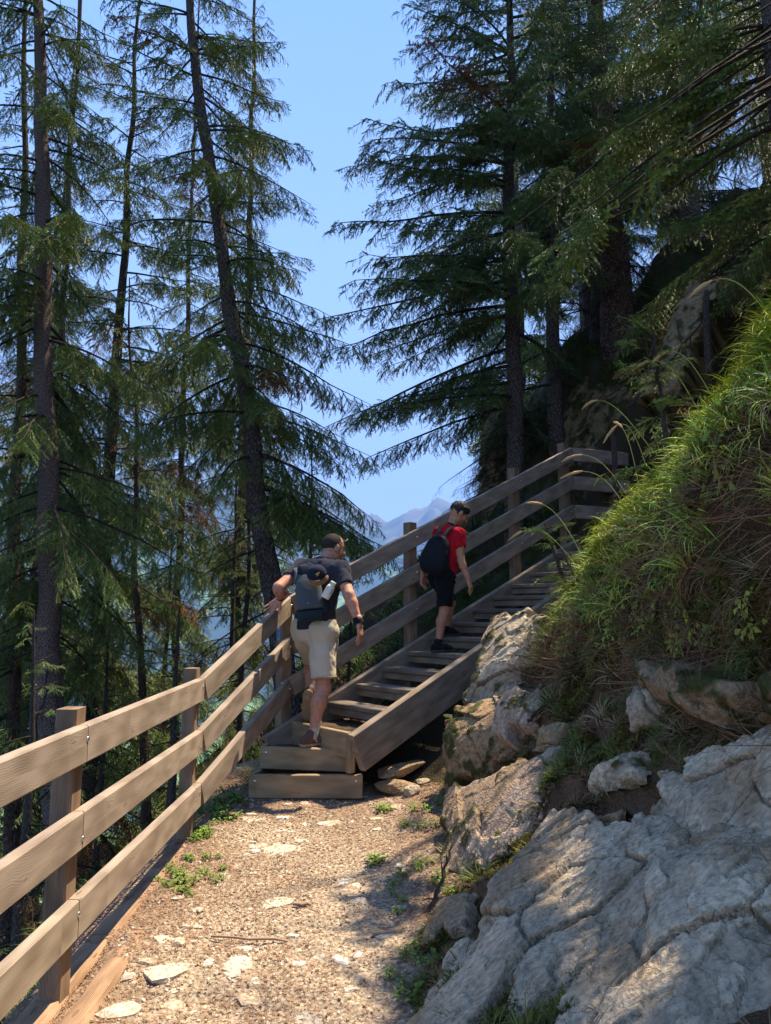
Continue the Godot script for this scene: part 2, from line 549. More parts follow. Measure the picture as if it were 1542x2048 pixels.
# a face of bedrock or a boulder: Q are its four corners, seen from the path
func rock_patch(called: String, label: String, Q: Array, s: int, amp: float, res: float, phi: float, tint: Color, tan_share: float, deep := 0.4, bulge := 0.0, moss := 0.0) -> Node:
	var A: Vector3 = Q[1] - Q[0]; var B: Vector3 = Q[3] - Q[0]
	var la: float = ((Q[1] - Q[0]).length() + (Q[2] - Q[3]).length()) / 2
	var lb: float = ((Q[3] - Q[0]).length() + (Q[2] - Q[1]).length()) / 2
	var cen: Vector3 = (Q[0] + Q[1] + Q[2] + Q[3]) / 4
	var N := A.cross(B).normalized()
	if N.dot(Vector3(0, 1.6, 0) - cen) < 0: N = -N
	var low := nz(s, 1.1, 2)
	var fol := nz(s + 3, 1.0, 4); fol.fractal_type = FastNoiseLite.FRACTAL_RIDGED
	var wob := nz(s + 4, 2.6, 4)
	var cn := nz(s + 5, 3.0, 4); var cn2 := nz(s + 6, 1.2, 3); var mn := nz(s + 7, 5.0, 4)
	var nx := int(clampf(la / res, 24, 330)); var ny := int(clampf(lb / res, 24, 330))
	var cp := cos(phi); var sp := sin(phi)
	var b := MB.new()
	for j in ny + 1:
		for i in nx + 1:
			var u := float(i) / nx; var v := float(j) / ny
			var p: Vector3 = Q[0].lerp(Q[1], u).lerp(Q[3].lerp(Q[2], u), v)
			var x := u * la; var y := v * lb
			var wx := wob.get_noise_2d(x, y) * 0.04; var wy := wob.get_noise_2d(x + 40.0, y) * 0.04
			var f := (x + wx) * cp + (y + wy) * sp
			var g := -(x + wx) * sp + (y + wy) * cp
			var s1 := shard(f * 1.7, g * 2.9, s)
			var s2 := shard(f * 6.5, g * 11.0, s + 1)
			var s3 := shard(f * 15.0, g * 30.0, s + 2)
			var h := low.get_noise_2d(x, y) * 0.5 + s1.x * 0.55 + s2.x * 0.24 + s3.x * 0.06
			h += fol.get_noise_2d(f * 3.0, g * 22.0) * 0.022 + fol.get_noise_2d(f * 9.0, g * 60.0) * 0.012
			var cr := 1.0 - smoothstep(0.0, 0.022, s1.y)
			var cr2 := 1.0 - smoothstep(0.0, 0.05, s2.y)
			h -= cr * 0.30 + cr2 * 0.05
			var ed := minf(minf(x, la - x), minf(y, lb - y)) + wob.get_noise_2d(x * 1.4 + 7, y * 1.4) * 0.12 + s1.z * 0.10 + s2.z * 0.03
			var fall := 1.0 - smoothstep(-0.02, 0.09, ed)
			var rnd := bulge * (1.0 - pow(absf(u * 2.0 - 1.0), 2.0)) * (1.0 - pow(absf(v * 2.0 - 1.0), 2.0))
			p += N * (h * amp + rnd - deep * fall * fall)
			p += (cen - p) * 0.08 * fall
			var q := cn.get_noise_2d(x, y) * 0.5 + 0.5
			var c := tint * (0.66 + 0.44 * q + 0.38 * s2.z + 0.22 * s1.z + 0.22 * s3.z)
			var tn := smoothstep(0.55, 0.75, cn2.get_noise_2d(x + 9, y) * 0.5 + 0.5 + tan_share * 0.45 + s2.z * 0.22)
			c = c.lerp(Color(0.33, 0.225, 0.125) * (0.7 + 0.5 * q), tn * 0.75)
			c = c.lerp(Color(0.045, 0.038, 0.03), clampf(cr * 0.8 + cr2 * 0.25, 0.0, 1.0) * smoothstep(0.3, 0.7, q + 0.2))   # darker colour along the cracks
			if moss > 0.0:
				var ms := smoothstep(0.62 - 0.3 * moss, 0.75 - 0.3 * moss, mn.get_noise_2d(x, y) * 0.5 + 0.5 + 0.25 * cn2.get_noise_2d(x, y + 30.0))
				c = c.lerp(Color(0.065, 0.068, 0.016), ms)
				p += N * ms * 0.012
			b.vert(p, Vector2(f, g), c)
	for j in ny:
		for i in nx:
			var q := j * (nx + 1) + i
			b.quad(q, q + 1, q + nx + 2, q + nx + 1)
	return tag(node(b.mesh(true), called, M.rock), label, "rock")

# a loose stone: a slab of cleaved rock with chipped corners
func stone_mesh(s: int, thick: float) -> ArrayMesh:
	var r := RandomNumberGenerator.new(); r.seed = s
	var n := r.randi_range(6, 9)
	var b := MB.new()
	var ring := [[], [], []]
	for k in n:
		var an := TAU * (k + r.randf_range(-0.3, 0.3)) / n
		var rad := r.randf_range(0.36, 0.55)
		var o := Vector3(cos(an) * rad, 0, sin(an) * rad * r.randf_range(0.6, 0.85))
		ring[0].append(o * 1.0 + Vector3(0, -thick * 0.5, 0))
		ring[1].append(o * 1.02 + Vector3(0, thick * r.randf_range(0.05, 0.35), 0))
		ring[2].append(o * r.randf_range(0.68, 0.9) + Vector3(0, thick * r.randf_range(0.40, 0.62), 0))
	var mid := Vector3(r.randf_range(-0.1, 0.1), thick * 0.58, r.randf_range(-0.1, 0.1))
	for k in n:
		var m := (k + 1) % n
		var sh := Color.WHITE * r.randf_range(0.82, 1.1)
		for l in 2:
			b.flat_tri(ring[l][k], ring[l + 1][k], ring[l + 1][m], sh)
			b.flat_tri(ring[l][k], ring[l + 1][m], ring[l][m], sh)
		b.flat_tri(ring[2][k], mid, ring[2][m], Color.WHITE)
		b.flat_tri(ring[0][k], ring[0][m], Vector3(0, -thick * 0.5, 0), Color.WHITE)
	return b.mesh(true)

func boulder(called: String, label: String, at: Vector3, size: Vector3, yaw: float, s: int, tint: Color, tilt := Vector2.ZERO) -> Node:
	# chipped block: a sphere cut by random planes, with cleavage along one way
	var r := RandomNumberGenerator.new(); r.seed = s
	var planes := []
	for k in 20:
		var n := Vector3(r.randfn(), r.randfn(), r.randfn()).normalized()
		planes.append([n, r.randf_range(0.45, 0.72)])
	var fol := nz(s, 1.0, 4); fol.fractal_type = FastNoiseLite.FRACTAL_RIDGED
	var cn := nz(s + 1, 2.4, 4)
	var b := MB.new()
	var nu := 48; var nv := 28
	for j in nv + 1:
		for i in nu + 1:
			var th := PI * j / nv; var ph := TAU * i / nu
			var dir := Vector3(sin(th) * cos(ph), cos(th), sin(th) * sin(ph))
			var rad := 1.0
			for P in planes:
				var dt: float = dir.dot(P[0])
				if dt > 0.05: rad = minf(rad, P[1] / dt)
			rad += fol.get_noise_3d(dir.x * 1.3, dir.y * 7.0, dir.z * 1.3) * 0.035 + cn.get_noise_3dv(dir * 1.5) * 0.02
			var q := cn.get_noise_3dv(dir * 2.0) * 0.5 + 0.5
			b.vert(dir * rad * size * 0.72, Vector2(ph, th), (tint * (0.75 + 0.5 * q)).lerp(Color(0.33, 0.235, 0.14), smoothstep(0.6, 0.8, q) * 0.5))
	for j in nv:
		for i in nu:
			var q := j * (nu + 1) + i
			b.quad(q, q + nu + 1, q + nu + 2, q + 1)
	var o := node(b.mesh(true), called, M.rock)
	o.position = at
	o.rotation = Vector3(tilt.x, yaw, tilt.y)
	return tag(o, label, "rock")

func rocks() -> void:
	var gr := Color(0.56, 0.465, 0.335); var pu := Color(0.48, 0.365, 0.275); var ta := Color(0.42, 0.30, 0.18)
	rock_patch("rock_outcrop", "large pale grey fractured schist slab in the bottom right foreground", [Vector3(-0.10, 0.02, -2.78), Vector3(0.96, 0.52, -1.62), Vector3(1.34, 0.92, -2.40), Vector3(0.82, 0.68, -3.78)], 401, 0.085, 0.0058, 1.05, gr, 0.05, 0.45, 0.05)
	rock_patch("rock_outcrop", "jagged grey slab with a pointed top edge above the large foreground slab", [Vector3(0.98, 0.64, -3.12), Vector3(1.26, 0.80, -2.36), Vector3(1.56, 1.22, -2.85), Vector3(1.20, 0.90, -3.50)], 411, 0.075, 0.0055, 0.95, gr * 1.05, 0.1, 0.4, 0.03)
	rock_patch("rock_ledge", "tan overhanging rock ledge under the dark rooty soil at the right edge", [Vector3(1.24, 1.20, -3.85), Vector3(1.46, 1.10, -2.70), Vector3(1.50, 1.44, -2.78), Vector3(1.27, 1.37, -3.92)], 421, 0.05, 0.010, 0.1, ta, 0.5, 0.25, 0.10, 0.25)
	rock_patch("rock_block", "upright streaked grey block left of the tan ledge", [Vector3(1.17, 0.97, -3.80), Vector3(1.34, 1.00, -3.58), Vector3(1.38, 1.25, -3.70), Vector3(1.23, 1.27, -3.87)], 431, 0.035, 0.006, 1.45, gr, 0.0, 0.2, 0.05)
	rock_patch("rock_boulder", "broad purplish boulder beside the path, lowest of the stack under the stairs", [Vector3(0.28, 0.14, -4.12), Vector3(0.76, 0.44, -3.80), Vector3(1.04, 0.95, -4.22), Vector3(0.36, 0.46, -5.02)], 441, 0.055, 0.008, 0.9, pu, 0.15, 0.35, 0.11, 0.05)
	rock_patch("rock_boulder", "rounded mossy brown boulder between the purplish one and the stairs", [Vector3(0.40, 0.22, -5.40), Vector3(0.84, 0.66, -4.98), Vector3(1.00, 1.08, -5.20), Vector3(0.40, 0.86, -5.86)], 451, 0.06, 0.009, 0.5, ta * 0.85, 0.4, 0.35, 0.14, 0.45)
	rock_patch("rock_slab", "smooth pale slab dappled with sun leaning against the stairs' right board", [Vector3(0.44, 0.80, -5.80), Vector3(0.95, 0.98, -5.28), Vector3(1.28, 1.66, -5.45), Vector3(0.90, 1.62, -6.18)], 461, 0.045, 0.009, 0.8, gr * 1.05, 0.0, 0.35, 0.06, 0.10)
	rock_patch("rock_slab", "grey streaked slab under the hanging moss below the dappled one", [Vector3(0.60, 0.72, -5.22), Vector3(0.96, 0.84, -4.62), Vector3(1.10, 1.20, -5.00), Vector3(0.76, 1.04, -5.48)], 471, 0.05, 0.009, 1.0, pu * 1.05, 0.1, 0.3, 0.06, 0.30)
	rock_patch("rock_ledge", "small grey ledge at the path's edge beside the large foreground slab", [Vector3(0.09, 0.10, -3.42), Vector3(0.36, 0.29, -3.34), Vector3(0.42, 0.36, -3.62), Vector3(0.25, 0.22, -3.90)], 481, 0.03, 0.008, 0.7, gr * 0.9, 0.2, 0.2, 0.03)
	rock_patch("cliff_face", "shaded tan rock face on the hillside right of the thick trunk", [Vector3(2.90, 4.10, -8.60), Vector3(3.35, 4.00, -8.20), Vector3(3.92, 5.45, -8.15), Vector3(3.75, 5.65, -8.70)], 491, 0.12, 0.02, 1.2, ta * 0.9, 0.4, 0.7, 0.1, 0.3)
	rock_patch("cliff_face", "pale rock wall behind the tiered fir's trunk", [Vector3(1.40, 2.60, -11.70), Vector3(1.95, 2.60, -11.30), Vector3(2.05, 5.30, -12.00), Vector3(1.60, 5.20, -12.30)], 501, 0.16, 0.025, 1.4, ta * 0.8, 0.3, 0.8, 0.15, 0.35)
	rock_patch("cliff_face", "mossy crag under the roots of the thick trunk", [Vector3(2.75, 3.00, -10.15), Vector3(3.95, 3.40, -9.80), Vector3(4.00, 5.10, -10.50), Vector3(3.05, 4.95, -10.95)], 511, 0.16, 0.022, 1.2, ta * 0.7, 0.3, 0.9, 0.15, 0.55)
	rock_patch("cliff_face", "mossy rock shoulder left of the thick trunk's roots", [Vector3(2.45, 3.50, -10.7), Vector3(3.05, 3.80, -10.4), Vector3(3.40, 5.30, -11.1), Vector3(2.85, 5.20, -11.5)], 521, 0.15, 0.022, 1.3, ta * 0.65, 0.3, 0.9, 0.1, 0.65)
	# loose blocks at the foot of the stairs
	boulder("loose_rock", "flat tan rock wedged under the stairs' right board", Vector3(0.10, 0.36, -6.14), Vector3(0.34, 0.11, 0.22), 0.3, 601, ta, Vector2(0.1, 0.12))
	boulder("loose_rock", "brown rock under the flat tan one at the stairs' foot", Vector3(0.08, 0.25, -6.02), Vector3(0.30, 0.12, 0.20), -0.2, 602, ta * 0.8)
	boulder("loose_rock", "small grey angular rock right of the stairs' foot", Vector3(0.19, 0.25, -5.88), Vector3(0.15, 0.11, 0.12), 0.7, 603, gr)
	boulder("loose_rock", "flat pale rock lying on the litter near the stairs' foot", Vector3(0.13, 0.205, -5.62), Vector3(0.24, 0.06, 0.15), 0.2, 604, gr)
	boulder("loose_rock", "thin grey slab behind the small angular rock", Vector3(0.30, 0.29, -6.08), Vector3(0.18, 0.05, 0.12), -0.5, 605, gr * 0.9)
	rock_patch("rock_ledge", "long tan rock lying along the top of the large foreground slab", [Vector3(0.80, 0.60, -3.52), Vector3(1.02, 0.68, -3.30), Vector3(1.05, 0.78, -3.38), Vector3(0.82, 0.68, -3.62)], 531, 0.03, 0.006, 0.2, ta, 0.5, 0.12, 0.03)
	rock_patch("rock_boulder", "pale crumbling rock in the soil hollow under the tan ledge", [Vector3(0.96, 0.72, -3.72), Vector3(1.18, 0.84, -3.45), Vector3(1.20, 0.98, -3.55), Vector3(1.00, 0.92, -3.82)], 541, 0.05, 0.007, 0.8, gr * 0.95, 0.2, 0.15, 0.03, 0.1)
	rock_patch("rock_boulder", "pale knob of rock in the moss above the purplish boulder", [Vector3(0.86, 0.80, -4.48), Vector3(1.00, 0.82, -4.28), Vector3(1.04, 0.98, -4.36), Vector3(0.90, 0.97, -4.56)], 551, 0.04, 0.007, 1.2, ta, 0.4, 0.15, 0.04, 0.1)

func path_stones() -> void:
	var path := get_node("path")
	var meshes := []
	for k in 10: meshes.append(stone_mesh(700 + k, [0.14, 0.2, 0.28, 0.4, 0.1][k % 5]))
	var mats := []
	for e in [lin(0.64, 0.56, 0.45), lin(0.54, 0.48, 0.40), lin(0.58, 0.46, 0.34), lin(0.44, 0.36, 0.28), lin(0.80, 0.74, 0.64)]:
		var m: StandardMaterial3D = M.stone.duplicate()
		m.albedo_color = e
		mats.append(m)
	var r := RandomNumberGenerator.new(); r.seed = 71
	var pn := nz(104, 1.3, 4)
	# the stones that stand out: [x, d, length, depth, turn, kind]
	var big := [[-0.93, 3.38, 0.24, 0.22, 0.4, 0], [-1.01, 3.08, 0.16, 0.2, 1.1, 0], [-0.62, 4.80, 0.34, 0.26, 0.2, 1], [-0.80, 4.92, 0.16, 0.14, 0.5, 0], [-0.92, 5.42, 0.24, 0.14, -0.1, 1], [-0.36, 5.30, 0.24, 0.12, 0.3, 0], [-0.55, 4.05, 0.22, 0.15, 0.1, 0], [-0.50, 3.15, 0.22, 0.11, 0.15, 2], [-0.62, 3.40, 0.14, 0.16, 0.7, 0], [-0.12, 3.30, 0.17, 0.10, 0.6, 2], [-0.30, 2.98, 0.16, 0.16, 1.3, 1], [0.02, 3.65, 0.14, 0.09, 0.2, 1], [-0.2, 4.35, 0.18, 0.12, 0.1, 4], [-0.98, 3.62, 0.20, 0.10, -0.3, 0], [-0.14, 4.05, 0.10, 0.08, 0.4, 1], [-0.55, 5.75, 0.22, 0.12, -0.3, 3], [-0.70, 2.85, 0.2, 0.14, 0.5, 0]]
	for k in 270:
		var d := 2.55 + 3.5 * pow(r.randf(), 0.75)
		var x := r.randf_range(-1.12, 0.16)
		if r.randf() < 0.45: x = r.randf_range(-1.1, -0.5)
		var l := 0.025 + 0.075 * pow(r.randf(), 2.2)
		big.append([x, d, l * (0.8 + 0.1 * d), l * r.randf_range(0.6, 0.95), r.randf() * TAU, r.randi_range(0, 4)])
	for k in big.size():
		var e: Array = big[k]
		var o := node(meshes[k % 10 if k > 16 else [4, 1, 4, 9, 4, 9, 4, 4, 0, 5, 4, 5, 4, 9, 0, 9, 4][k]], "stone", mats[e[5]], path)
		var y: float = path_y(e[0], e[1]) + pn.get_noise_2d(e[0], e[1]) * 0.025 + (0.10 * smoothstep(0.0, 0.5, e[0] - 0.1 * sin(e[1])))
		o.position = Vector3(e[0], y - 0.003, -e[1])
		o.rotation = Vector3(r.randf_range(-0.12, 0.12), e[4], r.randf_range(-0.12, 0.12))
		o.scale = Vector3(e[2], minf(e[2], e[3]) * r.randf_range(0.75, 1.1), e[3] * 1.3)
	# grit and small gravel
	var gx := [[], [], []]; var gc := [[], [], []]
	for k in 15000:
		var d := 1.6 + 4.9 * pow(r.randf(), 0.8)
		var x := r.randf_range(-1.25, 0.4)
		if r.randf() < 0.35 and (x > -0.4 or x < -1.0): continue
		var l := 0.004 + 0.017 * pow(r.randf(), 3.0)
		var y := path_y(x, d) + pn.get_noise_2d(x, d) * 0.025 + (0.10 * smoothstep(0.0, 0.5, x - 0.1 * sin(d)))
		var bs := Basis.from_euler(Vector3(r.randf_range(-0.4, 0.4), r.randf() * TAU, r.randf_range(-0.4, 0.4))).scaled(Vector3(l, l * 1.5, l))
		var vi := k % 3
		gx[vi].append(Transform3D(bs, Vector3(x, y + 0.003, -d)))
		gc[vi].append([Color(0.60, 0.50, 0.38), Color(0.48, 0.39, 0.29), Color(0.52, 0.37, 0.25), Color(0.36, 0.26, 0.18), Color(0.78, 0.70, 0.58)][r.randi_range(0, 4)])
	for k in 3: stuff(scatter(meshes[k + 1], M.stone, gx[k], gc[k], "grit", path))
	# needle litter
	var nb := MB.new()
	nb.flat_quad(Vector3(-0.5, 0, -0.06), Vector3(0.5, 0.05, -0.04), Vector3(0.5, 0.05, 0.04), Vector3(-0.5, 0, 0.06))
	nb.flat_quad(Vector3(-0.3, 0.02, -0.4), Vector3(0.25, 0.0, 0.45), Vector3(0.18, 0.0, 0.5), Vector3(-0.36, 0.02, -0.34))
	var lm := nb.mesh(true)
	var lx := []; var lc := []
	var ln := nz(720, 0.9, 3)
	for k in 60000:
		var d := 1.6 + 5.2 * pow(r.randf(), 0.8)
		var x := r.randf_range(-1.4, 0.75)
		var w := clampf(smoothstep(-0.75, -1.25, x) + smoothstep(-0.1, 0.3, x) + smoothstep(5.0, 6.2, d) + ln.get_noise_2d(x, d) * 0.8 + 0.25, 0.08, 1.0)
		if r.randf() > w: continue
		var l := r.randf_range(0.012, 0.028)
		var y := path_y(x, d) + pn.get_noise_2d(x, d) * 0.025 + (0.10 * smoothstep(0.0, 0.5, x - 0.1 * sin(d)))
		lx.append(Transform3D(Basis.from_euler(Vector3(r.randf_range(-0.3, 0.3), r.randf() * TAU, r.randf_range(-0.3, 0.3))).scaled(Vector3.ONE * l), Vector3(x, y + 0.006, -d)))
		lc.append(Color(0.20, 0.115, 0.068) * r.randf_range(0.5, 1.6))
	stuff(scatter(lm, M.dry, lx, lc, "needle_litter", path))
	# twigs and bits of bark
	for e in [[-0.42, 3.98, 0.09, 0.02, 0.010, "short dark bark chip in the middle of the path"], [-0.62, 3.62, 0.36, -0.12, 0.006, "thin pale twig lying across the path"], [0.0, 3.66, 0.12, 0.2, 0.014, "stubby brown stick near the path's right side"]]:
		var b := MB.new()
		var pts := []; var rad := []
		for k in 7:
			var t := k / 6.0 - 0.5
			pts.append(Vector3(t * e[2], 0.003 * sin(k * 1.7), 0.004 * sin(k * 2.3)))
			rad.append(e[4] * (1.0 - 0.35 * absf(t)))
		b.tube(pts, rad, 6, Color(0.26, 0.18, 0.12))
		var o := node(b.mesh(true), "stick", M.dry)
		o.position = Vector3(e[0], path_y(e[0], e[1]) + e[4] * 0.7 + 0.008, -e[1])
		o.rotation.y = e[3]
		tag(o, e[5], "stick")
# ------------------------------------------------------------------ fence and stairs
func plank(parent: Node, called: String, a: Vector3, b: Vector3, side: Vector3, up: Vector3, w: float, h: float, m: Material, ch := 0.006) -> MeshInstance3D:
	var mb := MB.new()
	mb.beam(a, b, side, up, w, h, ch, Vector2(rng.randf() * 3.0, rng.randf()))
	return node(mb.mesh(), called, m, parent)

func bolt(parent: Node, at: Vector3, out: Vector3, r := 0.013) -> void:
	var mb := MB.new()
	var c := mb.vert(at + out * 0.006)
	var side := out.cross(Vector3.UP).normalized()
	var up := side.cross(out)
	for k in 9:
		var an := TAU * k / 8
		mb.vert(at + out * 0.003 + (side * cos(an) + up * sin(an)) * r)
		mb.vert(at + (side * cos(an) + up * sin(an)) * r * 1.15)
	for k in 8:
		mb.tri(c, c + 1 + k * 2, c + 3 + k * 2)
		mb.quad(c + 1 + k * 2, c + 2 + k * 2, c + 4 + k * 2, c + 3 + k * 2)
	node(mb.mesh(), "bolt", M.steel, parent)

func fence() -> void:
	var f := thing("wooden_fence", "brown plank fence with three rails along the path and up the stairs", "fence")
	# rail tops at the posts: [x, z, top of top rail, top of bottom rail]
	var R := [[-1.225, 0.6, 1.10, 0.46], [-1.225, -1.25, 1.125, 0.472], [-1.225, -3.1, 1.15, 0.485], [-1.225, -5.05, 1.17, 0.50], [-0.84, -6.5, 1.74, 1.04], [2.3, -9.1, 3.64, 2.92]]
	var H := 0.148
	for k in R.size() - 1:
		var A: Array = R[k]; var B: Array = R[k + 1]
		var run := Vector3(B[0] - A[0], 0, B[1] - A[1]).normalized()
		var side := Vector3(-run.z, 0, run.x)       # towards the path
		for j in 3:
			var ya := lerpf(A[2], A[3], j / 2.0); var yb := lerpf(B[2], B[3], j / 2.0)
			var a := Vector3(A[0], ya, A[1]); var b := Vector3(B[0], yb, B[1])
			var dir := (b - a).normalized()
			var up := side.cross(dir).normalized()
			if up.y < 0: up = -up
			var gap := 0.003
			var hh := H * (1.0 if k < 3 else 1.06)
			var o := plank(f, "rail", a + dir * gap - up * hh / 2, b - dir * gap - up * hh / 2, side, up, 0.05, hh, M.rail if (k * 3 + j) % 4 != 1 else M.rail_grey)
			o.position = Vector3.ZERO
	# past the corner post the rails turn to the right
	for j in 3:
		var y := lerpf(3.64, 2.92, j / 2.0)
		plank(f, "rail", Vector3(2.33, y - 0.088, -9.1), Vector3(3.1, y - 0.095, -9.38), Vector3(-0.35, 0, -0.94), Vector3.UP, 0.05, 0.17, M.rail)
	# posts: [plan position, bottom, top, lean]
	var posts := [[Vector3(-1.294, 0, -1.25), -0.5, 1.18, 0.0], [Vector3(-1.294, 0, -3.12), -0.6, 1.215, 0.0], [Vector3(-1.294, 0, -5.03), -0.5, 1.237, 0.0]]
	var n2 := ST_N
	for e in [[-1.03, 1.77], [0.43, 2.50], [2.03, 3.26], [2.98, 3.69]]:
		posts.append([st(e[0], -0.132, 0), st_h(e[0]) - 0.9, e[1], 1.0])
	for k in posts.size():
		var P: Array = posts[k]
		var q: Vector3 = P[0]
		var onst: bool = P[3] > 0.5
		var ax := ST_A if onst else Vector3(0, 0, -1)
		var sd := ST_N if onst else Vector3(1, 0, 0)
		var w := 0.10
		plank(f, "post", Vector3(q.x, P[1], q.z), Vector3(q.x + (0.012 if k < 3 else 0.0), P[2], q.z), ax, sd, 0.105, w if onst else 0.085, M.post, 0.008)
		# bolts through the rails
		if k < 3:
			var Rk: Array = R[k + 1]
			for j in 3:
				bolt(f, Vector3(-1.199, lerpf(Rk[2], Rk[3], j / 2.0) - 0.055 - 0.05 * (j % 2), q.z + 0.02), Vector3(1, 0, 0), 0.010)
		else:
			var s: float = [-1.03, 0.43, 2.03, 2.98][k - 3]
			var fr := (s + 1.03) / 4.05
			for j in 3:
				var y := lerpf(lerpf(1.74, 3.64, fr), lerpf(1.04, 2.92, fr), j / 2.0) - 0.08
				bolt(f, st(s, -0.055, y) + ST_N * 0.03, ST_N, 0.010)
	# blue marker plate on the post beside the man
	var pl := MB.new()
	var c := st(-1.03, -0.132, 0) + Vector3(0, 1.42, 0) - ST_A * 0.0555
	pl.beam(c - Vector3(0, 0.055, 0), c + Vector3(0, 0.055, 0), ST_N, ST_A, 0.034, 0.004, 0.001)
	var plate := node(pl.mesh(), "marker_plate", mat(lin(0.10, 0.26, 0.50), 0.4), f)
	plate.set_meta("label", "small blue marker plate with a white symbol")
	var gl := MB.new()
	var pc := c - ST_A * 0.0025
	gl.beam(pc + Vector3(0, -0.035, 0), pc + Vector3(0, 0.012, 0), ST_N, ST_A, 0.008, 0.002, 0.0005)
	gl.beam(pc + Vector3(0, 0.018, 0), pc + Vector3(0, 0.034, 0), ST_N, ST_A, 0.018, 0.002, 0.0005)
	node(gl.mesh(), "symbol", mat(lin(0.02, 0.05, 0.12), 0.5), plate)
	# old edging timbers along the path
	for e in [[Vector3(-1.275, 0.075, -1.2), Vector3(-1.305, 0.125, -4.95), 0.10, "long weathered edging timber lying under the fence at the path's edge"], [Vector3(-1.12, 0.06, -1.1), Vector3(-1.165, 0.10, -3.72), 0.085, "short split edging timber beside the path, nearer the gravel"]]:
		var mb := MB.new()
		var pts := []; var rad := []
		for k in 24:
			var t := k / 23.0
			pts.append(e[0].lerp(e[1], t) + Vector3(0.012 * sin(t * 9.0), 0.006 * sin(t * 23.0), 0))
			rad.append(e[2] * 0.62 * (1.0 + 0.06 * sin(t * 31.0)))
		mb.tube(pts, rad, 10)
		for k in mb.v.size():     # squared and cracked along its length
			var cz: float = (mb.v[k].z - e[0].z) / (e[1].z - e[0].z)
			var cc: Vector3 = e[0].lerp(e[1], cz)
			var o: Vector3 = mb.v[k] - cc
			o.y = clampf(o.y, -0.05, 0.032 + 0.004 * sin(mb.v[k].z * 11.0))
			mb.v[k] = cc + o
			mb.uv[k] = Vector2(-mb.v[k].z, mb.uv[k].x * 0.35)
		tag(node(mb.mesh(), "edging_timber", M.old_timber), e[3], "timber")

func stairs() -> void:
	var o := thing("wooden_staircase", "open wooden staircase with plank stringers climbing right past the rocks", "stairs")
	var dirv := (st(1, 0, st_h(1)) - st(0, 0, st_h(0))).normalized()
	var up := ST_N.cross(dirv).normalized()
	if up.y < 0: up = -up
	var SH := 0.30
	# stringers
	plank(o, "stringer", st(-1.27, -0.03, st_h(-1.27)) - up * SH / 2, st(3.05, -0.03, st_h(3.05)) - up * SH / 2, ST_N, up, 0.065, SH, M.stringer, 0.008)
	plank(o, "stringer", st(-1.05, 0.85, st_h(-1.05)) - up * SH / 2, st(3.05, 0.85, st_h(3.05)) - up * SH / 2, ST_N, up, 0.075, SH, M.stringer, 0.010)
	# end post of the right stringer
	plank(o, "end_post", st(-1.0, 0.783, 0.40), st(-1.0, 0.783, 0.69), ST_N, ST_A, 0.055, 0.05, M.step, 0.006)
	# treads, each a plank with a worn nose and a smaller batten under it
	for k in 12:
		var s := -0.66 + 0.307 * k
		var y := 0.83 + 0.135 * k
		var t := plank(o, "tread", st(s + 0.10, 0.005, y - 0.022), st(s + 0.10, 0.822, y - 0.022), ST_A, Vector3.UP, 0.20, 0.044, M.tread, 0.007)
		plank(t, "batten", st(s + 0.035, 0.006, y - 0.075), st(s + 0.035, 0.821, y - 0.075), ST_A, Vector3.UP, 0.03, 0.06, M.stringer, 0.004)
	# third step: a riser board with earth behind it
	plank(o, "riser", st(-1.0, 0.0, 0.60), st(-1.0, 0.785, 0.60), ST_A, Vector3.UP, 0.045, 0.19, M.step, 0.006)
	# the two box steps, turned towards the path
	var sets := [[Vector3(-1.04, 0.285, -5.93), Vector3(-0.175, 0.295, -5.88), 0.175, Vector3(-0.93, 0.285, -6.45)], [Vector3(-0.985, 0.462, -6.13), Vector3(-0.235, 0.466, -5.97), 0.17, Vector3(-0.95, 0.462, -6.5)]]
	for e in sets:
		var a: Vector3 = e[0]; var b: Vector3 = e[1]
		var run := (b - a).normalized()
		var side := Vector3(-run.z, 0, run.x)
		plank(o, "riser", a, b, side, Vector3.UP, 0.045, e[2], M.step, 0.007)
		var l: Vector3 = e[3]
		var q := (l - a).normalized()
		plank(o, "side_board", a + q * 0.03, l, Vector3(-q.z, 0, q.x), Vector3.UP, 0.04, e[2] - 0.006, M.step, 0.006)
		for h in [a + run * 0.045, b - run * 0.045]:
			bolt(o, h - side * -0.0235 + Vector3(0, e[2] * 0.24, 0), side, 0.009)
	# earth fill
	var mb := MB.new()
	var en := nz(131, 9.0, 3)
	for lay in [[Vector3(-1.0, 0.345, -5.97), Vector3(-0.23, 0.345, -6.08), Vector3(-0.25, 0.345, -6.3), Vector3(-0.92, 0.345, -6.5)], [Vector3(-0.96, 0.525, -6.16), Vector3(-0.30, 0.525, -6.13), Vector3(-0.25, 0.525, -6.3), Vector3(-0.90, 0.525, -6.6)], [st(-0.97, 0.02, 0.665), st(-0.97, 0.80, 0.665), st(-0.2, 0.80, 0.70), st(-0.2, 0.02, 0.70)]]:
		var base := mb.v.size()
		for j in 13:
			for i in 13:
				var p: Vector3 = lay[0].lerp(lay[1], i / 12.0).lerp(lay[3].lerp(lay[2], i / 12.0), j / 12.0)
				p.y += en.get_noise_2d(p.x, p.z) * 0.02 - 0.01
				mb.vert(p, Vector2(p.x, p.z), Color(0.10, 0.07, 0.05).lerp(Color(0.2, 0.15, 0.11), en.get_noise_2d(p.x * 3, p.z) * 0.5 + 0.5))
		for j in 12:
			for i in 12:
				var q := base + j * 13 + i
				mb.quad(q, q + 13, q + 14, q + 1)
	node(mb.mesh(true), "earth_fill", M.soil, o)
# ------------------------------------------------------------------ trees
var SPRAY := []          # needle sprays along +x, half a metre long
var BARE := []           # the same twigs without needles
var SPRAY_FAR: Mesh

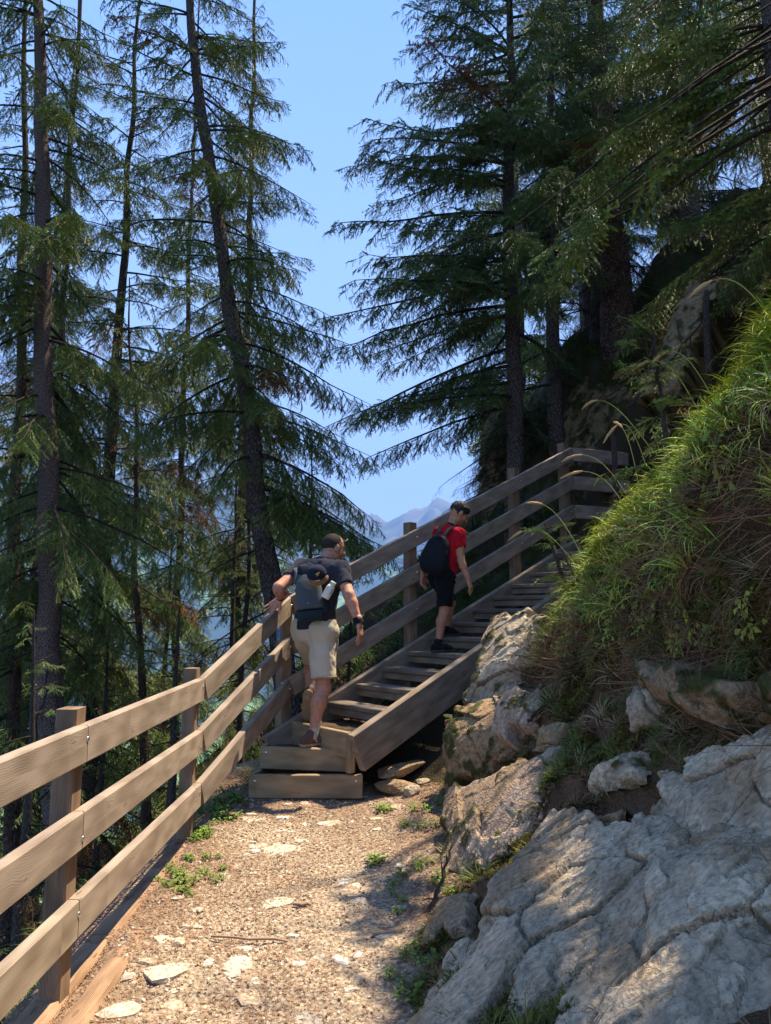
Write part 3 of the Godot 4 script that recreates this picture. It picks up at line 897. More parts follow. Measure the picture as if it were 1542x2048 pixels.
func needle_shoot(b: MB, r: RandomNumberGenerator, a: Vector3, e: Vector3, step: float, per: int, nl: float, nw: float, stem: float, fresh := 0.0) -> void:
	var ax := e - a
	var ln := ax.length()
	ax /= ln
	var s1 := ax.cross(Vector3.UP if absf(ax.y) < 0.9 else Vector3.RIGHT).normalized()
	var s2 := ax.cross(s1)
	# woody stem, three sided
	var bark := Color(0.16, 0.11, 0.07)
	for k in 3:
		var o1 := (s1 * cos(TAU * k / 3) + s2 * sin(TAU * k / 3)) * stem
		var o2 := (s1 * cos(TAU * (k + 1) / 3) + s2 * sin(TAU * (k + 1) / 3)) * stem
		b.tri(b.vert(a + o1, Vector2.ZERO, bark), b.vert(a + o2, Vector2.ZERO, bark), b.vert(e, Vector2.ZERO, bark))
	if per == 0: return
	var n := int(ln / step)
	for k in n:
		var p := a + ax * (ln * (k + 0.5) / n)
		for j in per:
			var an := r.randf() * TAU
			var out := s1 * cos(an) + s2 * sin(an)
			var dir := (ax * r.randf_range(0.5, 0.9) + out).normalized()
			var sd := dir.cross(out.cross(dir)).normalized()
			sd = dir.cross(out).normalized() if r.randf() < 0.5 else dir.cross(ax).normalized()
			var l := nl * r.randf_range(0.75, 1.15)
			var g := r.randf_range(0.75, 1.2)
			var c := Color(0.62 * g, 1.0 * g, 0.50 * g).lerp(Color(1.25, 1.6, 0.55), fresh * float(k) / n)
			b.tri(b.vert(p - sd * nw, Vector2.ZERO, c), b.vert(p + sd * nw, Vector2.ZERO, c), b.vert(p + dir * l, Vector2.ZERO, c))

func make_sprays() -> void:
	for vr in 4:
		for bare in 2:
			var r := RandomNumberGenerator.new(); r.seed = 300 + vr
			var b := MB.new()
			var per := 0 if bare else 4
			var pts := [Vector3.ZERO]
			var n := 7
			var p := Vector3.ZERO
			var dir := Vector3(1, 0.05, 0)
			for k in n:
				dir = (dir + Vector3(0, r.randf_range(-0.13, 0.02), r.randf_range(-0.12, 0.12))).normalized()
				p += dir * 0.5 / n
				pts.append(p)
			for k in n:
				needle_shoot(b, r, pts[k], pts[k + 1], 0.0105, per, 0.021, 0.0032, 0.004 * (1.0 - 0.08 * k), 0.5)
				for sgn in [-1.0, 1.0]:
					if r.randf() < 0.12: continue
					var t := float(k) / n
					var l := lerpf(0.20, 0.08, t) * r.randf_range(0.6, 1.2)
					var sd := (Vector3(0.75, r.randf_range(-0.75, -0.05), sgn * r.randf_range(0.6, 1.0))).normalized()
					var a: Vector3 = pts[k].lerp(pts[k + 1], r.randf())
					var e := a + sd * l + Vector3(0, -0.15 * l, 0)
					needle_shoot(b, r, a, e, 0.0105, per, 0.021, 0.0032, 0.0025, 0.6)
					if l > 0.12:
						for q in 2:
							var a2 := a.lerp(e, 0.35 + 0.3 * q)
							var s2 := (sd + Vector3(0.3, -0.35, r.randf_range(-0.9, 0.9))).normalized()
							needle_shoot(b, r, a2, a2 + s2 * l * 0.45, 0.0105, per, 0.021, 0.0032, 0.002, 0.7)
			if bare: BARE.append(b.mesh(true))
			else: SPRAY.append(b.mesh(true))
	# a coarser spray for the trees far down the slope
	var rf := RandomNumberGenerator.new(); rf.seed = 390
	var f := MB.new()
	for k in 9:
		var a := Vector3(k * 0.055, -0.004 * k * k * 0.3, 0)
		for sgn in [-1.0, 1.0]:
			var l := lerpf(0.24, 0.08, k / 8.0)
			var e := a + Vector3(0.6, rf.randf_range(-0.7, 0.0), sgn * 0.8).normalized() * l
			needle_shoot(f, rf, a, e, 0.03, 3, 0.04, 0.006, 0.004, 0.5)
	needle_shoot(f, rf, Vector3.ZERO, Vector3(0.5, -0.06, 0), 0.03, 3, 0.04, 0.006, 0.004, 0.5)
	SPRAY_FAR = f.mesh(true)

var lit_n: FastNoiseLite
func in_sun_gap(p: Vector3) -> float:
	# how much a leaf here would shade ground that the photograph shows in full sun
	if p.y < 2.2: return 0.0
	var q := p - to_sun * ((p.y - 0.12) / to_sun.y)
	var d := -q.z
	var e := lit_n.get_noise_2d(q.x * 1.0, d) * 0.5
	if q.x > -3.0 and q.x < (-0.22 if d > 3.7 else 0.12) + e * 0.5 and d > -1.0 and d < 5.35 + e: return 1.0
	q = p - to_sun * ((p.y - 2.2) / to_sun.y)
	d = -q.z
	if p.y > 3.4 and d > 2.4 + e and d < 6.5 + e and q.x > (1.16 if d < 4.3 else 0.85) + e * 0.3 and q.x < 2.7: return 1.0
	q = p - to_sun * ((p.y - 3.0) / to_sun.y)
	d = -q.z
	if p.y > 4.0 and d > 1.8 and d < 4.8 + e and q.x > 1.35 and q.x < 2.7: return 1.0
	return 0.0

# o: base (plan), h height, r radius at the base, lean per metre, from (lowest live), to
func spruce(called: String, label: String, o: Dictionary) -> Node3D:
	var rg := RandomNumberGenerator.new(); rg.seed = o.seed
	var at: Vector3 = o.at
	if o.get("ground", true): at.y = slope_y(at.x, -at.z) - 0.15
	var t := thing(called, label, o.get("category", "tree"), at, o.get("group", ""))
	var H: float = o.h; var R: float = o.r
	var lean: Vector3 = o.get("lean", Vector3.ZERO)
	var bend: float = o.get("bend", 0.0)
	var wob := nz(int(o.seed), 0.35, 2)
	var axis := func(y: float) -> Vector3:
		return Vector3(lean.x * y + wob.get_noise_2d(y, 1.0) * 0.07 * minf(y, 1.0) + bend * y * y, y, lean.z * y + wob.get_noise_2d(y, 9.0) * 0.07 * minf(y, 1.0))
	# trunk
	var b := MB.new()
	var pts := []; var rad := []
	var detail: bool = o.get("near", false)
	var step := 0.12 if detail else 0.45
	var n := int(H / step)
	for k in n + 1:
		var y := H * k / n
		pts.append(axis.call(y))
		rad.append(maxf(R * pow(1.0 - y / H, o.get("taper", 0.9)) + 0.006 + R * o.get("flare", 0.35) * exp(-y * 2.2), 0.008))
	var tint: Color = o.get("bark", Color(1, 1, 1))
	b.tube(pts, rad, 16 if detail else 8, tint)
	if detail:
		var bn := nz(int(o.seed) + 5, 9.0, 3)
		var bn2 := nz(int(o.seed) + 6, 2.0, 2)
		for k in b.v.size():
			var p := b.v[k]
			var c: Vector3 = axis.call(clampf(p.y, 0, H))
			var out := Vector3(p.x - c.x, 0, p.z - c.z)
			var rt := out.length()
			if rt > 0.012:
				out /= rt
				var s := bn.get_noise_3d(p.x, p.y * 0.35, p.z) * 0.10 + bn2.get_noise_3d(p.x * 2.0, p.y * 0.15, p.z * 2.0) * 0.16
				b.v[k] = p + out * rt * s
	node(b.mesh(true), "trunk", o.get("bark_mat", M.bark), t)
	# limbs
	var xf := [[], [], [], []]; var cl := [[], [], [], []]
	var bx := []; var bc := []
	var joined := MB.new()
	var lmax: float = o.get("reach", 2.2)
	var live: float = o.get("live", 2.0)
	var low: float = o.get("low", 0.8)
	var top: float = minf(H - (0.2 if H > 9.0 else 0.05), o.get("upto", H))
	var y := low
	var green: Color = o.get("green", Color(0.055, 0.075, 0.040))
	var dens: float = o.get("density", 1.0)
	var droop: float = o.get("droop", 0.35)
	var size: float = o.get("size", 1.0)
	var face: float = o.get("face", -99.0)
	while y < top:
		var whorl := rg.randi_range(2, 4)
		var dead := y < live
		for w in whorl:
			var az := rg.randf() * TAU
			if face > -90.0 and rg.randf() < o.get("bias", 0.35): az = face + rg.randf_range(-0.7, 0.7)
			var yy: float = y + rg.randf_range(-0.15, 0.15)
			var L: float = lmax * pow(clampf((H - yy) / (H - live * 0.6), 0.02, 1.0), o.get("shape", 0.75)) * rg.randf_range(0.6, 1.1)
			L = maxf(L, minf(0.22, lmax * 0.5))
			if dead: L *= rg.randf_range(0.25, 0.75)
			var start: Vector3 = axis.call(maxf(yy, 0.05))
			var hd := Vector3(cos(az), 0, sin(az))
			var rise := lerpf(-0.22, 0.45, clampf((yy - live) / (H - live), 0.0, 1.0)) + rg.randf_range(-0.12, 0.12)
			var dr := droop * rg.randf_range(0.7, 1.3)
			var wig := hd.cross(Vector3.UP) * rg.randf_range(-0.18, 0.18)
			var lp := []; var lr := []
			var m := 7
			var rb: float = clampf(0.006 + L * 0.0085, 0.007, 0.032) * o.get("limb", 1.0)
			for k in m + 1:
				var s := float(k) / m
				lp.append(start + hd * L * s + wig * L * sin(s * 2.4) + Vector3(0, L * (rise * s - dr * s * s + 0.30 * dr * pow(s, 4.0)), 0) + Vector3(rg.randf_range(-1, 1), rg.randf_range(-1, 1), rg.randf_range(-1, 1)) * 0.012 * L * s)
				lr.append(rb * (1.0 - 0.85 * s))
			var wp: Vector3 = at + lp[m]
			var mid: Vector3 = at + lp[m / 2]
			if not o.get("keep_limbs", false) and in_sun_gap(wp) + in_sun_gap(mid) + in_sun_gap(at + lp[2]) > 0.5: continue
			if detail and L > 0.5:
				var lb := MB.new()
				lb.tube(lp, lr, 5, Color(0.75, 0.7, 0.65) if dead else Color(0.8, 0.75, 0.7))
				node(lb.mesh(true), "branch", M.bark, t)
			else:
				joined.tube(lp, lr, 4, Color(0.75, 0.7, 0.65), false)
			# side twigs
			var gap := 0.105 / dens
			var s0 := 0.12 if not dead else 0.3
			var cnt := int(L * (1.0 - s0) / gap)
			var brown: bool = rg.randf() < o.get("brown", 0.02)
			for k in cnt:
				var s := s0 + (1.0 - s0) * (k + rg.randf()) / maxf(cnt, 1.0)
				var fi := minf(s * m, m - 0.001)
				var p: Vector3 = lp[int(fi)].lerp(lp[int(fi) + 1], fi - int(fi))
				var along: Vector3 = (lp[int(fi) + 1] - lp[int(fi)]).normalized()
				for sgn in [-1.0, 1.0]:
					if rg.randf() < (0.5 if dead else 0.08): continue
					var tw := along.rotated(Vector3.UP, sgn * rg.randf_range(0.45, 1.15))
					tw = (tw + Vector3(0, -rg.randf_range(0.05, 0.9) * o.get("hang", 1.0), 0)).normalized()
					var sc := lerpf(1.25, 0.65, s) * rg.randf_range(0.7, 1.25) * size * clampf(L / 1.4, 0.45, 1.1)
					var zz := tw.cross(Vector3.UP).normalized()
					var yv := zz.cross(tw).normalized()
					var roll := rg.randf_range(-0.6, 0.6)
					var bas := Basis(tw, yv.rotated(tw, roll), zz.rotated(tw, roll)).scaled(Vector3.ONE * sc)
					if in_sun_gap(at + p + tw * 0.25) > 0.5: continue
					if dead:
						bx.append(Transform3D(bas, p)); bc.append(Color(0.9, 0.85, 0.8))
					else:
						var vi := rg.randi_range(0, 3)
						xf[vi].append(Transform3D(bas, p))
						var gv := rg.randf_range(0.7, 1.3)
						var c := Color(green.r * gv * rg.randf_range(0.85, 1.2), green.g * gv, green.b * gv * rg.randf_range(0.8, 1.15))
						if brown: c = Color(0.26, 0.10, 0.045) * gv
						cl[vi].append(c)
		y += rg.randf_range(0.24, 0.46) / o.get("whorls", 1.0)
	if joined.v.size() > 0:
		stuff(node(joined.mesh(true), "branches", M.bark, t))
	if o.get("far", false):
		var ax := []; var ac := []
		for k in 4: ax.append_array(xf[k]); ac.append_array(cl[k])
		stuff(scatter(SPRAY_FAR, M.needle, ax, ac, "crown", t))
	else:
		for k in 4:
			if xf[k].size(): stuff(scatter(SPRAY[k], M.needle, xf[k], cl[k], "crown", t))
	if bx.size(): stuff(scatter(BARE[1], M.twig, bx, bc, "dead_twigs", t))
	return t

func trees() -> void:
	lit_n = nz(140, 1.4, 2)
	make_sprays()
	var G1 := Color(0.200, 0.222, 0.095)      # spruce
	var G2 := Color(0.145, 0.180, 0.098)      # fir
	# valley side
	spruce("spruce_tree", "tall spruce with a dark leaning trunk behind the man's side of the fence", {at = Vector3(-0.86, 0, -8.5), h = 17.0, r = 0.145, taper = 1.35, lean = Vector3(-0.172, 0, 0.0), bend = 0.0012, seed = 1, near = true, live = 3.6, low = 1.0, reach = 1.8, upto = 14.0, whorls = 1.6, density = 1.2, green = G1, droop = 0.42, face = -0.1, brown = 0.04, size = 0.9, hang = 1.5})
	spruce("spruce_tree", "spruce with a pale flaky straight trunk nearest the picture's left edge", {at = Vector3(-2.85, 0, -7.0), h = 17.0, taper = 1.3, r = 0.135, lean = Vector3(-0.082, 0, 0), seed = 2, near = true, live = 3.6, low = 0.6, reach = 1.6, upto = 12.0, whorls = 1.7, green = G1, bark_mat = M.bark_flaky, bark = Color(1.0, 0.92, 0.88), droop = 0.5, size = 0.88, density = 1.2, hang = 1.5})
	spruce("spruce_tree", "slender reddish trunk of a spruce at the far left edge of the picture", {at = Vector3(-3.72, 0, -8.0), h = 14.0, r = 0.085, lean = Vector3(-0.05, 0, 0), seed = 3, near = true, live = 3.0, low = 0.8, reach = 1.3, upto = 10.5, green = G1, bark = Color(1.2, 0.8, 0.68), density = 0.8})
	spruce("spruce_tree", "broad dark spruce with a mossy trunk between the pale trunk and the leaning one", {at = Vector3(-3.85, 0, -10.0), h = 17.0, taper = 1.3, r = 0.17, lean = Vector3(0.012, 0, 0), seed = 4, near = true, live = 2.6, low = 0.8, reach = 2.1, upto = 14.0, whorls = 1.4, density = 1.05, size = 0.95, hang = 1.4, green = G1, bark = Color(0.75, 0.72, 0.6), brown = 0.06})
	spruce("spruce_tree", "thin young spruce stem just left of the leaning trunk", {at = Vector3(-2.62, 0, -9.0), h = 8.5, r = 0.062, lean = Vector3(-0.075, 0, 0), seed = 5, near = true, live = 2.9, low = 0.6, reach = 1.05, green = G1, bark = Color(1.1, 0.85, 0.72), brown = 0.12})
	var back := [
		[-5.6, 12.5, 16.0, 1.9, 1.0, "shaggy spruce behind the pale trunk at the left edge"], [-2.9, 14.5, 15.0, 1.7, 1.0, "spruce seen behind the leaning trunk with a reddish dead bough"], [-6.6, 9.8, 15.0, 1.6, 1.0, "spruce cut by the left edge of the picture"], [-7.4, 15.5, 17.0, 2.1, 1.0, "tall spruce filling the upper left corner behind the nearer trunks"], [-4.7, 17.0, 16.0, 1.9, 1.0, "spruce farther down the slope behind the broad dark one"]]
	for k in back.size():
		var e: Array = back[k]
		spruce("spruce_tree", e[5], {at = Vector3(e[0], 0, -e[1]), h = e[2] + 0.5 * e[1], r = 0.11, taper = 1.2, lean = Vector3(rr(-0.03, 0.03), 0, 0), seed = 20 + k, live = 2.0, low = 1.0, reach = e[3], density = 0.85 * e[4], whorls = 1.4, size = 1.05, hang = 1.3, green = G1, brown = 0.07, upto = 15.5})
	var young := [[-1.9, 10.2, 4.6, "young bright spruce behind the lower rails left of the man"], [-3.4, 11.8, 4.8, "young spruce in sun below the broad dark one"], [-1.2, 11.8, 3.6, "young spruce in sun right of the leaning trunk's foot"], [-5.2, 11.2, 5.4, "young sunlit spruce low between the two left trunks"], [-2.0, 7.2, 2.3, "small spruce just behind the middle fence post"], [-4.1, 6.3, 3.4, "small bushy spruce behind the first fence post"], [-2.6, 5.6, 2.6, "small spruce below the fence in the left foreground"], [-6.0, 8.6, 5.6, "small spruce low at the left edge"], [-2.6, 12.8, 5.6, "young spruce in sun just left of the leaning trunk"], [-3.0, 8.2, 3.6, "young spruce low between the first two fence posts"]]
	for k in young.size():
		var e: Array = young[k]
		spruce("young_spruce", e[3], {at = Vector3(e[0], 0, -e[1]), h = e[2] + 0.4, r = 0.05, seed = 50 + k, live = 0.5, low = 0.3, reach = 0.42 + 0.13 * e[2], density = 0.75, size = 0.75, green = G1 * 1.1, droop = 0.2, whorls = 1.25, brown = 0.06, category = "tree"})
	var far_r := RandomNumberGenerator.new(); far_r.seed = 77
	var spots := [[-14.0, 22.0], [4.5, 24.0]]
	var words := ["at the far left", "behind the dark firs"]
	for k in spots.size():
		spruce("distant_spruce", "distant spruce lower on the wooded slope, " + words[k], {at = Vector3(spots[k][0], 0, -spots[k][1]), h = 15.0 + 0.25 * spots[k][1], r = 0.2, seed = 90 + k, live = 3.0, low = 2.0, reach = 2.9, density = 0.28, size = 2.4, whorls = 0.75, green = G1, far = true, group = "spruces farther down the slope"})
	# dark trees beyond the stairs and on the hillside
	spruce("fir_tree", "dark fir with tiered boughs hanging left over the stairs", {at = Vector3(1.82, 1.9, -10.5), ground = false, h = 13.0, shape = 0.42, r = 0.135, lean = Vector3(0.012, 0, 0), seed = 6, near = true, live = 2.6, low = 1.0, reach = 3.0, upto = 13.5, green = G2, density = 1.1, droop = 0.24, face = PI - 0.25, bias = 0.65, hang = 0.8, size = 0.9, whorls = 1.1})
	spruce("fir_tree", "straight slim dark trunk right of the tiered fir", {at = Vector3(2.57, 2.6, -11.0), ground = false, h = 10.2, shape = 0.45, r = 0.135, lean = Vector3(0.013, 0, 0), seed = 7, near = true, live = 5.0, low = 1.5, reach = 2.3, whorls = 1.1, green = G2, density = 1.0, droop = 0.25, hang = 0.7})
	spruce("fir_tree", "slim trunk left of the thick double trunk on the spur", {at = Vector3(3.65, 5.6, -13.0), ground = false, h = 8.6, shape = 0.5, r = 0.125, lean = Vector3(0.015, 0, 0), seed = 8, live = 5.0, low = 1.2, reach = 2.3, upto = 12.0, green = G2, density = 0.85, size = 1.2})
	spruce("fir_tree", "slim trunk growing close against the thick trunk on the spur", {at = Vector3(3.52, 4.7, -12.0), ground = false, h = 8.6, shape = 0.5, r = 0.10, lean = Vector3(0.015, 0, 0), seed = 9, near = true, live = 4.4, low = 1.4, reach = 2.0, upto = 12.0, green = G2, density = 0.8})
	spruce("fir_tree", "thick furrowed trunk rooted on the rocky spur above the stairs", {at = Vector3(3.66, 4.35, -11.2), ground = false, h = 9.2, shape = 0.45, taper = 0.6, r = 0.27, lean = Vector3(-0.02, 0, 0), seed = 10, near = true, live = 4.8, low = 2.0, reach = 2.5, whorls = 1.0, green = G2, density = 0.95, flare = 0.55, bark = Color(0.95, 0.72, 0.62)})
	var hill := [[5.6, 12.8, 9.0, 2.6, 2.8, "dense fir on the hillside right of the thick trunk"], [8.4, 15.0, 9.0, 2.8, 2.4, "dense fir leaning from the hillside at the right edge"], [9.6, 12.4, 8.0, 2.6, 2.5, "fir on the hillside beyond the right edge"], [6.6, 15.5, 10.0, 2.9, 2.2, "fir higher up behind the thick trunk"], [4.6, 16.0, 12.0, 2.6, 2.5, "fir behind the slim trunks on the spur"], [11.5, 15.0, 9.0, 2.8, 2.4, "fir high on the hillside at the right"]]
	for k in hill.size():
		var e: Array = hill[k]
		var yb := maxf(slope_y(e[0], e[1]), 0.0)
		if e[1] < 10.8: yb = 3.2 + (e[0] - 3.6) * 1.0 + (e[1] - 9.4) * 0.6
		spruce("hillside_fir", e[5], {at = Vector3(e[0], yb - 0.3, -e[1]), ground = false, h = e[2], r = 0.2, lean = Vector3(-0.04, 0, 0.0), seed = 120 + k, live = e[4], low = 1.2, reach = e[3], density = 0.95, whorls = 1.1, size = 1.05, green = G2, upto = 12.0, category = "tree"})
	# spruce out of the frame on the right whose sunlit boughs hang into the upper right corner
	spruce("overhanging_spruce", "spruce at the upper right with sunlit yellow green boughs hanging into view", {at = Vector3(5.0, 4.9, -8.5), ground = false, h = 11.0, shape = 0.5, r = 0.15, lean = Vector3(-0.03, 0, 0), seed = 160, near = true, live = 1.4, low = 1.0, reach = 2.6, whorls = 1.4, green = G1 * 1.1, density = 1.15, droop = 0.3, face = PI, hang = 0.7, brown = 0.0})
	spruce("overhanging_spruce", "spruce added on the bank beyond the right edge to shade the foreground rocks", {at = Vector3(4.5, 4.7, -4.7), ground = false, h = 9.0, shape = 0.5, r = 0.14, seed = 161, keep_limbs = true, live = 1.2, low = 1.0, reach = 3.6, face = PI, bias = 0.6, green = G1, density = 1.4, whorls = 2.2, size = 1.2})  # added tree, its crown is there to shade the foreground rocks
	# thin bare stems
	var thin := [[-0.42, 9.4, -1.0, 2.9, "thin dark stem behind the man's right arm"]]
	for k in thin.size():
		var e: Array = thin[k]
		spruce("thin_spruce", e[4], {at = Vector3(e[0], e[2], -e[1]), ground = false, h = e[3], r = 0.035, seed = 180 + k, live = 2.6, low = 0.5, reach = 0.8, density = 0.8, size = 0.8, green = G2, brown = 0.3, near = true, category = "tree"})
# ------------------------------------------------------------------ people: distance fields meshed as surface nets
class Field:
	var c := 0.012
	var lo: Vector3
	var n: Vector3i
	var f: PackedFloat32Array
	func _init(a: Vector3, b: Vector3, cell: float) -> void:
		c = cell; lo = a
		n = Vector3i(int((b.x - a.x) / c) + 2, int((b.y - a.y) / c) + 2, int((b.z - a.z) / c) + 2)
		f = PackedFloat32Array(); f.resize(n.x * n.y * n.z); f.fill(9.0)
	func span(a: Vector3, b: Vector3, m: float) -> Array:
		var p := (Vector3(minf(a.x, b.x), minf(a.y, b.y), minf(a.z, b.z)) - Vector3.ONE * m - lo) / c
		var q := (Vector3(maxf(a.x, b.x), maxf(a.y, b.y), maxf(a.z, b.z)) + Vector3.ONE * m - lo) / c
		return [maxi(int(p.x), 0), mini(int(q.x) + 1, n.x - 1), maxi(int(p.y), 0), mini(int(q.y) + 1, n.y - 1), maxi(int(p.z), 0), mini(int(q.z) + 1, n.z - 1)]
	func put(i: int, d: float, k: float) -> void:
		var o := f[i]
		var h := maxf(k - absf(o - d), 0.0)
		f[i] = minf(o, d) - h * h * 0.25 / k
	# tapered capsule; wide stretches it along side; flat cuts the b end square
	func cap(a: Vector3, b: Vector3, ra: float, rb: float, k := 0.03, flat := false, side := Vector3.ZERO, wide := 1.0) -> void:
		var r := span(a, b, maxf(ra, rb) * wide + k + c * 3)
		var ab := b - a
		var l2 := maxf(ab.length_squared(), 1e-9)
		var dn := ab / sqrt(l2)
		for z in range(r[4], r[5] + 1):
			for y in range(r[2], r[3] + 1):
				for x in range(r[0], r[1] + 1):
					var p := lo + Vector3(x, y, z) * c
					var ap := p - a
					if wide != 1.0: ap -= side * (ap.dot(side) - ab.dot(side) * clampf(ap.dot(ab) / l2, 0, 1)) * (1.0 - 1.0 / wide)
					var t := clampf(ap.dot(ab) / l2, 0.0, 1.0)
					var d := (ap - ab * t).length() - lerpf(ra, rb, t)
					if flat: d = maxf(d, (p - b).dot(dn))
					if d < k + c * 3: put((z * n.y + y) * n.x + x, d, k)
	func ball(m: Vector3, bs: Basis, rad: Vector3, k := 0.02) -> void:
		var g := maxf(rad.x, maxf(rad.y, rad.z))
		var r := span(m, m, g + k + c * 3)
		for z in range(r[4], r[5] + 1):
			for y in range(r[2], r[3] + 1):
				for x in range(r[0], r[1] + 1):
					var q := (lo + Vector3(x, y, z) * c - m) * bs
					q /= rad
					var k0 := q.length()
					var d := k0 * (k0 - 1.0) / maxf((q / rad).length(), 1e-6)
					if d < k + c * 3: put((z * n.y + y) * n.x + x, d, k)
	func rumple(s: int, freq: float, amp: float, stretch := Vector3.ONE) -> void:
		var ns := FastNoiseLite.new(); ns.seed = s; ns.frequency = freq; ns.fractal_octaves = 3
		ns.fractal_type = FastNoiseLite.FRACTAL_RIDGED
		for z in n.z:
			for y in n.y:
				for x in n.x:
					var i := (z * n.y + y) * n.x + x
					if absf(f[i]) < amp * 3.0 + c * 2.0:
						f[i] += ns.get_noise_3dv((lo + Vector3(x, y, z) * c) * stretch) * amp
	func cut(pt: Vector3, nrm: Vector3) -> void:      # keeps what lies behind the plane
		for z in n.z:
			for y in n.y:
				for x in n.x:
					var i := (z * n.y + y) * n.x + x
					if f[i] < 1.0: f[i] = maxf(f[i], (lo + Vector3(x, y, z) * c - pt).dot(nrm))
	func mesh_into(b: MB, col := Color.WHITE) -> void:
		var id := PackedInt32Array(); id.resize(f.size()); id.fill(-1)
		var ox := [0, 1, 0, 1, 0, 1, 0, 1]; var oy := [0, 0, 1, 1, 0, 0, 1, 1]; var oz := [0, 0, 0, 0, 1, 1, 1, 1]
		var E := [[0, 1], [2, 3], [4, 5], [6, 7], [0, 2], [1, 3], [4, 6], [5, 7], [0, 4], [1, 5], [2, 6], [3, 7]]
		var off := PackedInt32Array()
		for q in 8: off.append((oz[q] * n.y + oy[q]) * n.x + ox[q])
		for z in n.z - 1:
			for y in n.y - 1:
				for x in n.x - 1:
					var i := (z * n.y + y) * n.x + x
					var v0 := f[i]
					if v0 > c * 2.5 or v0 < -c * 2.5: continue
					var neg := 0
					for q in 8:
						if f[i + off[q]] < 0.0: neg += 1
					if neg == 0 or neg == 8: continue
					var sum := Vector3.ZERO; var cnt := 0
					for e in E:
						var a: float = f[i + off[e[0]]]; var d: float = f[i + off[e[1]]]
						if (a < 0.0) != (d < 0.0):
							var t := a / (a - d)
							sum += Vector3(lerpf(ox[e[0]], ox[e[1]], t), lerpf(oy[e[0]], oy[e[1]], t), lerpf(oz[e[0]], oz[e[1]], t))
							cnt += 1
					id[i] = b.vert(lo + (Vector3(x, y, z) + sum / cnt) * c, Vector2(x, y) * c, col)
		var sx := 1; var sy := n.x; var sz := n.x * n.y
		for z in range(1, n.z - 1):
			for y in range(1, n.y - 1):
				for x in range(1, n.x - 1):
					var i := (z * n.y + y) * n.x + x
					var v0 := f[i]
					if v0 > c * 2.5 or v0 < -c * 2.5: continue
					for ax in 3:
						var s1: int = [sx, sy, sz][ax]
						var v1 := f[i + s1]
						if (v0 < 0.0) == (v1 < 0.0): continue
						var p: int = [sy, sz, sx][ax]; var q: int = [sz, sx, sy][ax]
						var a := id[i]; var bb := id[i - p]; var cc := id[i - p - q]; var d := id[i - q]
						if a < 0 or bb < 0 or cc < 0 or d < 0: continue
						if v0 < 0.0: b.quad(a, d, cc, bb)
						else: b.quad(a, bb, cc, d)

func mesh_of(F: Field) -> ArrayMesh:
	var b := MB.new()
	F.mesh_into(b)
	return b.mesh()

func box_of(pts: Array, m: float) -> Array:
	var a: Vector3 = pts[0]; var b: Vector3 = pts[0]
	for p in pts:
		a = Vector3(minf(a.x, p.x), minf(a.y, p.y), minf(a.z, p.z)); b = Vector3(maxf(b.x, p.x), maxf(b.y, p.y), maxf(b.z, p.z))
	return [a - Vector3.ONE * m, b + Vector3.ONE * m]

# a hand from the wrist: dir along the fingers, palm the way the palm faces, thumb towards the thumb side
func hand(b: MB, wrist: Vector3, dir: Vector3, palm: Vector3, thumb: Vector3, s: float, curl: float, spread: float) -> void:
	dir = dir.normalized()
	thumb = (thumb - dir * thumb.dot(dir)).normalized()
	palm = (palm - dir * palm.dot(dir) - thumb * palm.dot(thumb)).normalized()
	var bx := box_of([wrist - dir * 0.06 * s, wrist + dir * 0.20 * s, wrist + dir * 0.1 * s + palm * 0.09 * s, wrist + thumb * 0.09 * s, wrist - thumb * 0.07 * s], 0.03)
	var F := Field.new(bx[0], bx[1], 0.004)
	F.cap(wrist - dir * 0.05 * s, wrist + dir * 0.012 * s, 0.027 * s, 0.024 * s, 0.01, false, thumb, 1.25)
	for i in 4:
		var o := (1.5 - i) * 0.0195 * s
		var base := wrist + dir * (0.088 - 0.006 * absf(i - 1.2)) * s + thumb * o
		F.cap(wrist + dir * 0.012 * s + thumb * o * 0.55, base, 0.0165 * s, 0.0125 * s, 0.012)
		var l: float = [0.072, 0.080, 0.074, 0.058][i] * s
		var d := (dir + thumb * (1.5 - i) * spread).normalized()
		var p := base
		for q in 3:
			d = (d * cos(curl) + palm * sin(curl)).normalized()
			var e: Vector3 = p + d * l * [0.45, 0.32, 0.25][q]
			F.cap(p, e, (0.0098 - 0.0010 * q) * s, (0.0090 - 0.0010 * q) * s, 0.004)
			p = e
	var tb := wrist + dir * 0.022 * s + thumb * 0.022 * s
	var td := (dir * 0.55 + thumb * 0.75 + palm * 0.35).normalized()
	var t1 := tb + td * 0.045 * s
	F.cap(tb, t1, 0.015 * s, 0.0115 * s, 0.012)
	F.cap(t1, t1 + (td + dir * 0.6).normalized() * 0.036 * s, 0.0112 * s, 0.0085 * s, 0.004)
	F.mesh_into(b)

func head_basis(face: Vector3, up: Vector3) -> Basis:
	var z := face.normalized()
	var y := (up - z * up.dot(z)).normalized()
	return Basis(y.cross(z), y, z)

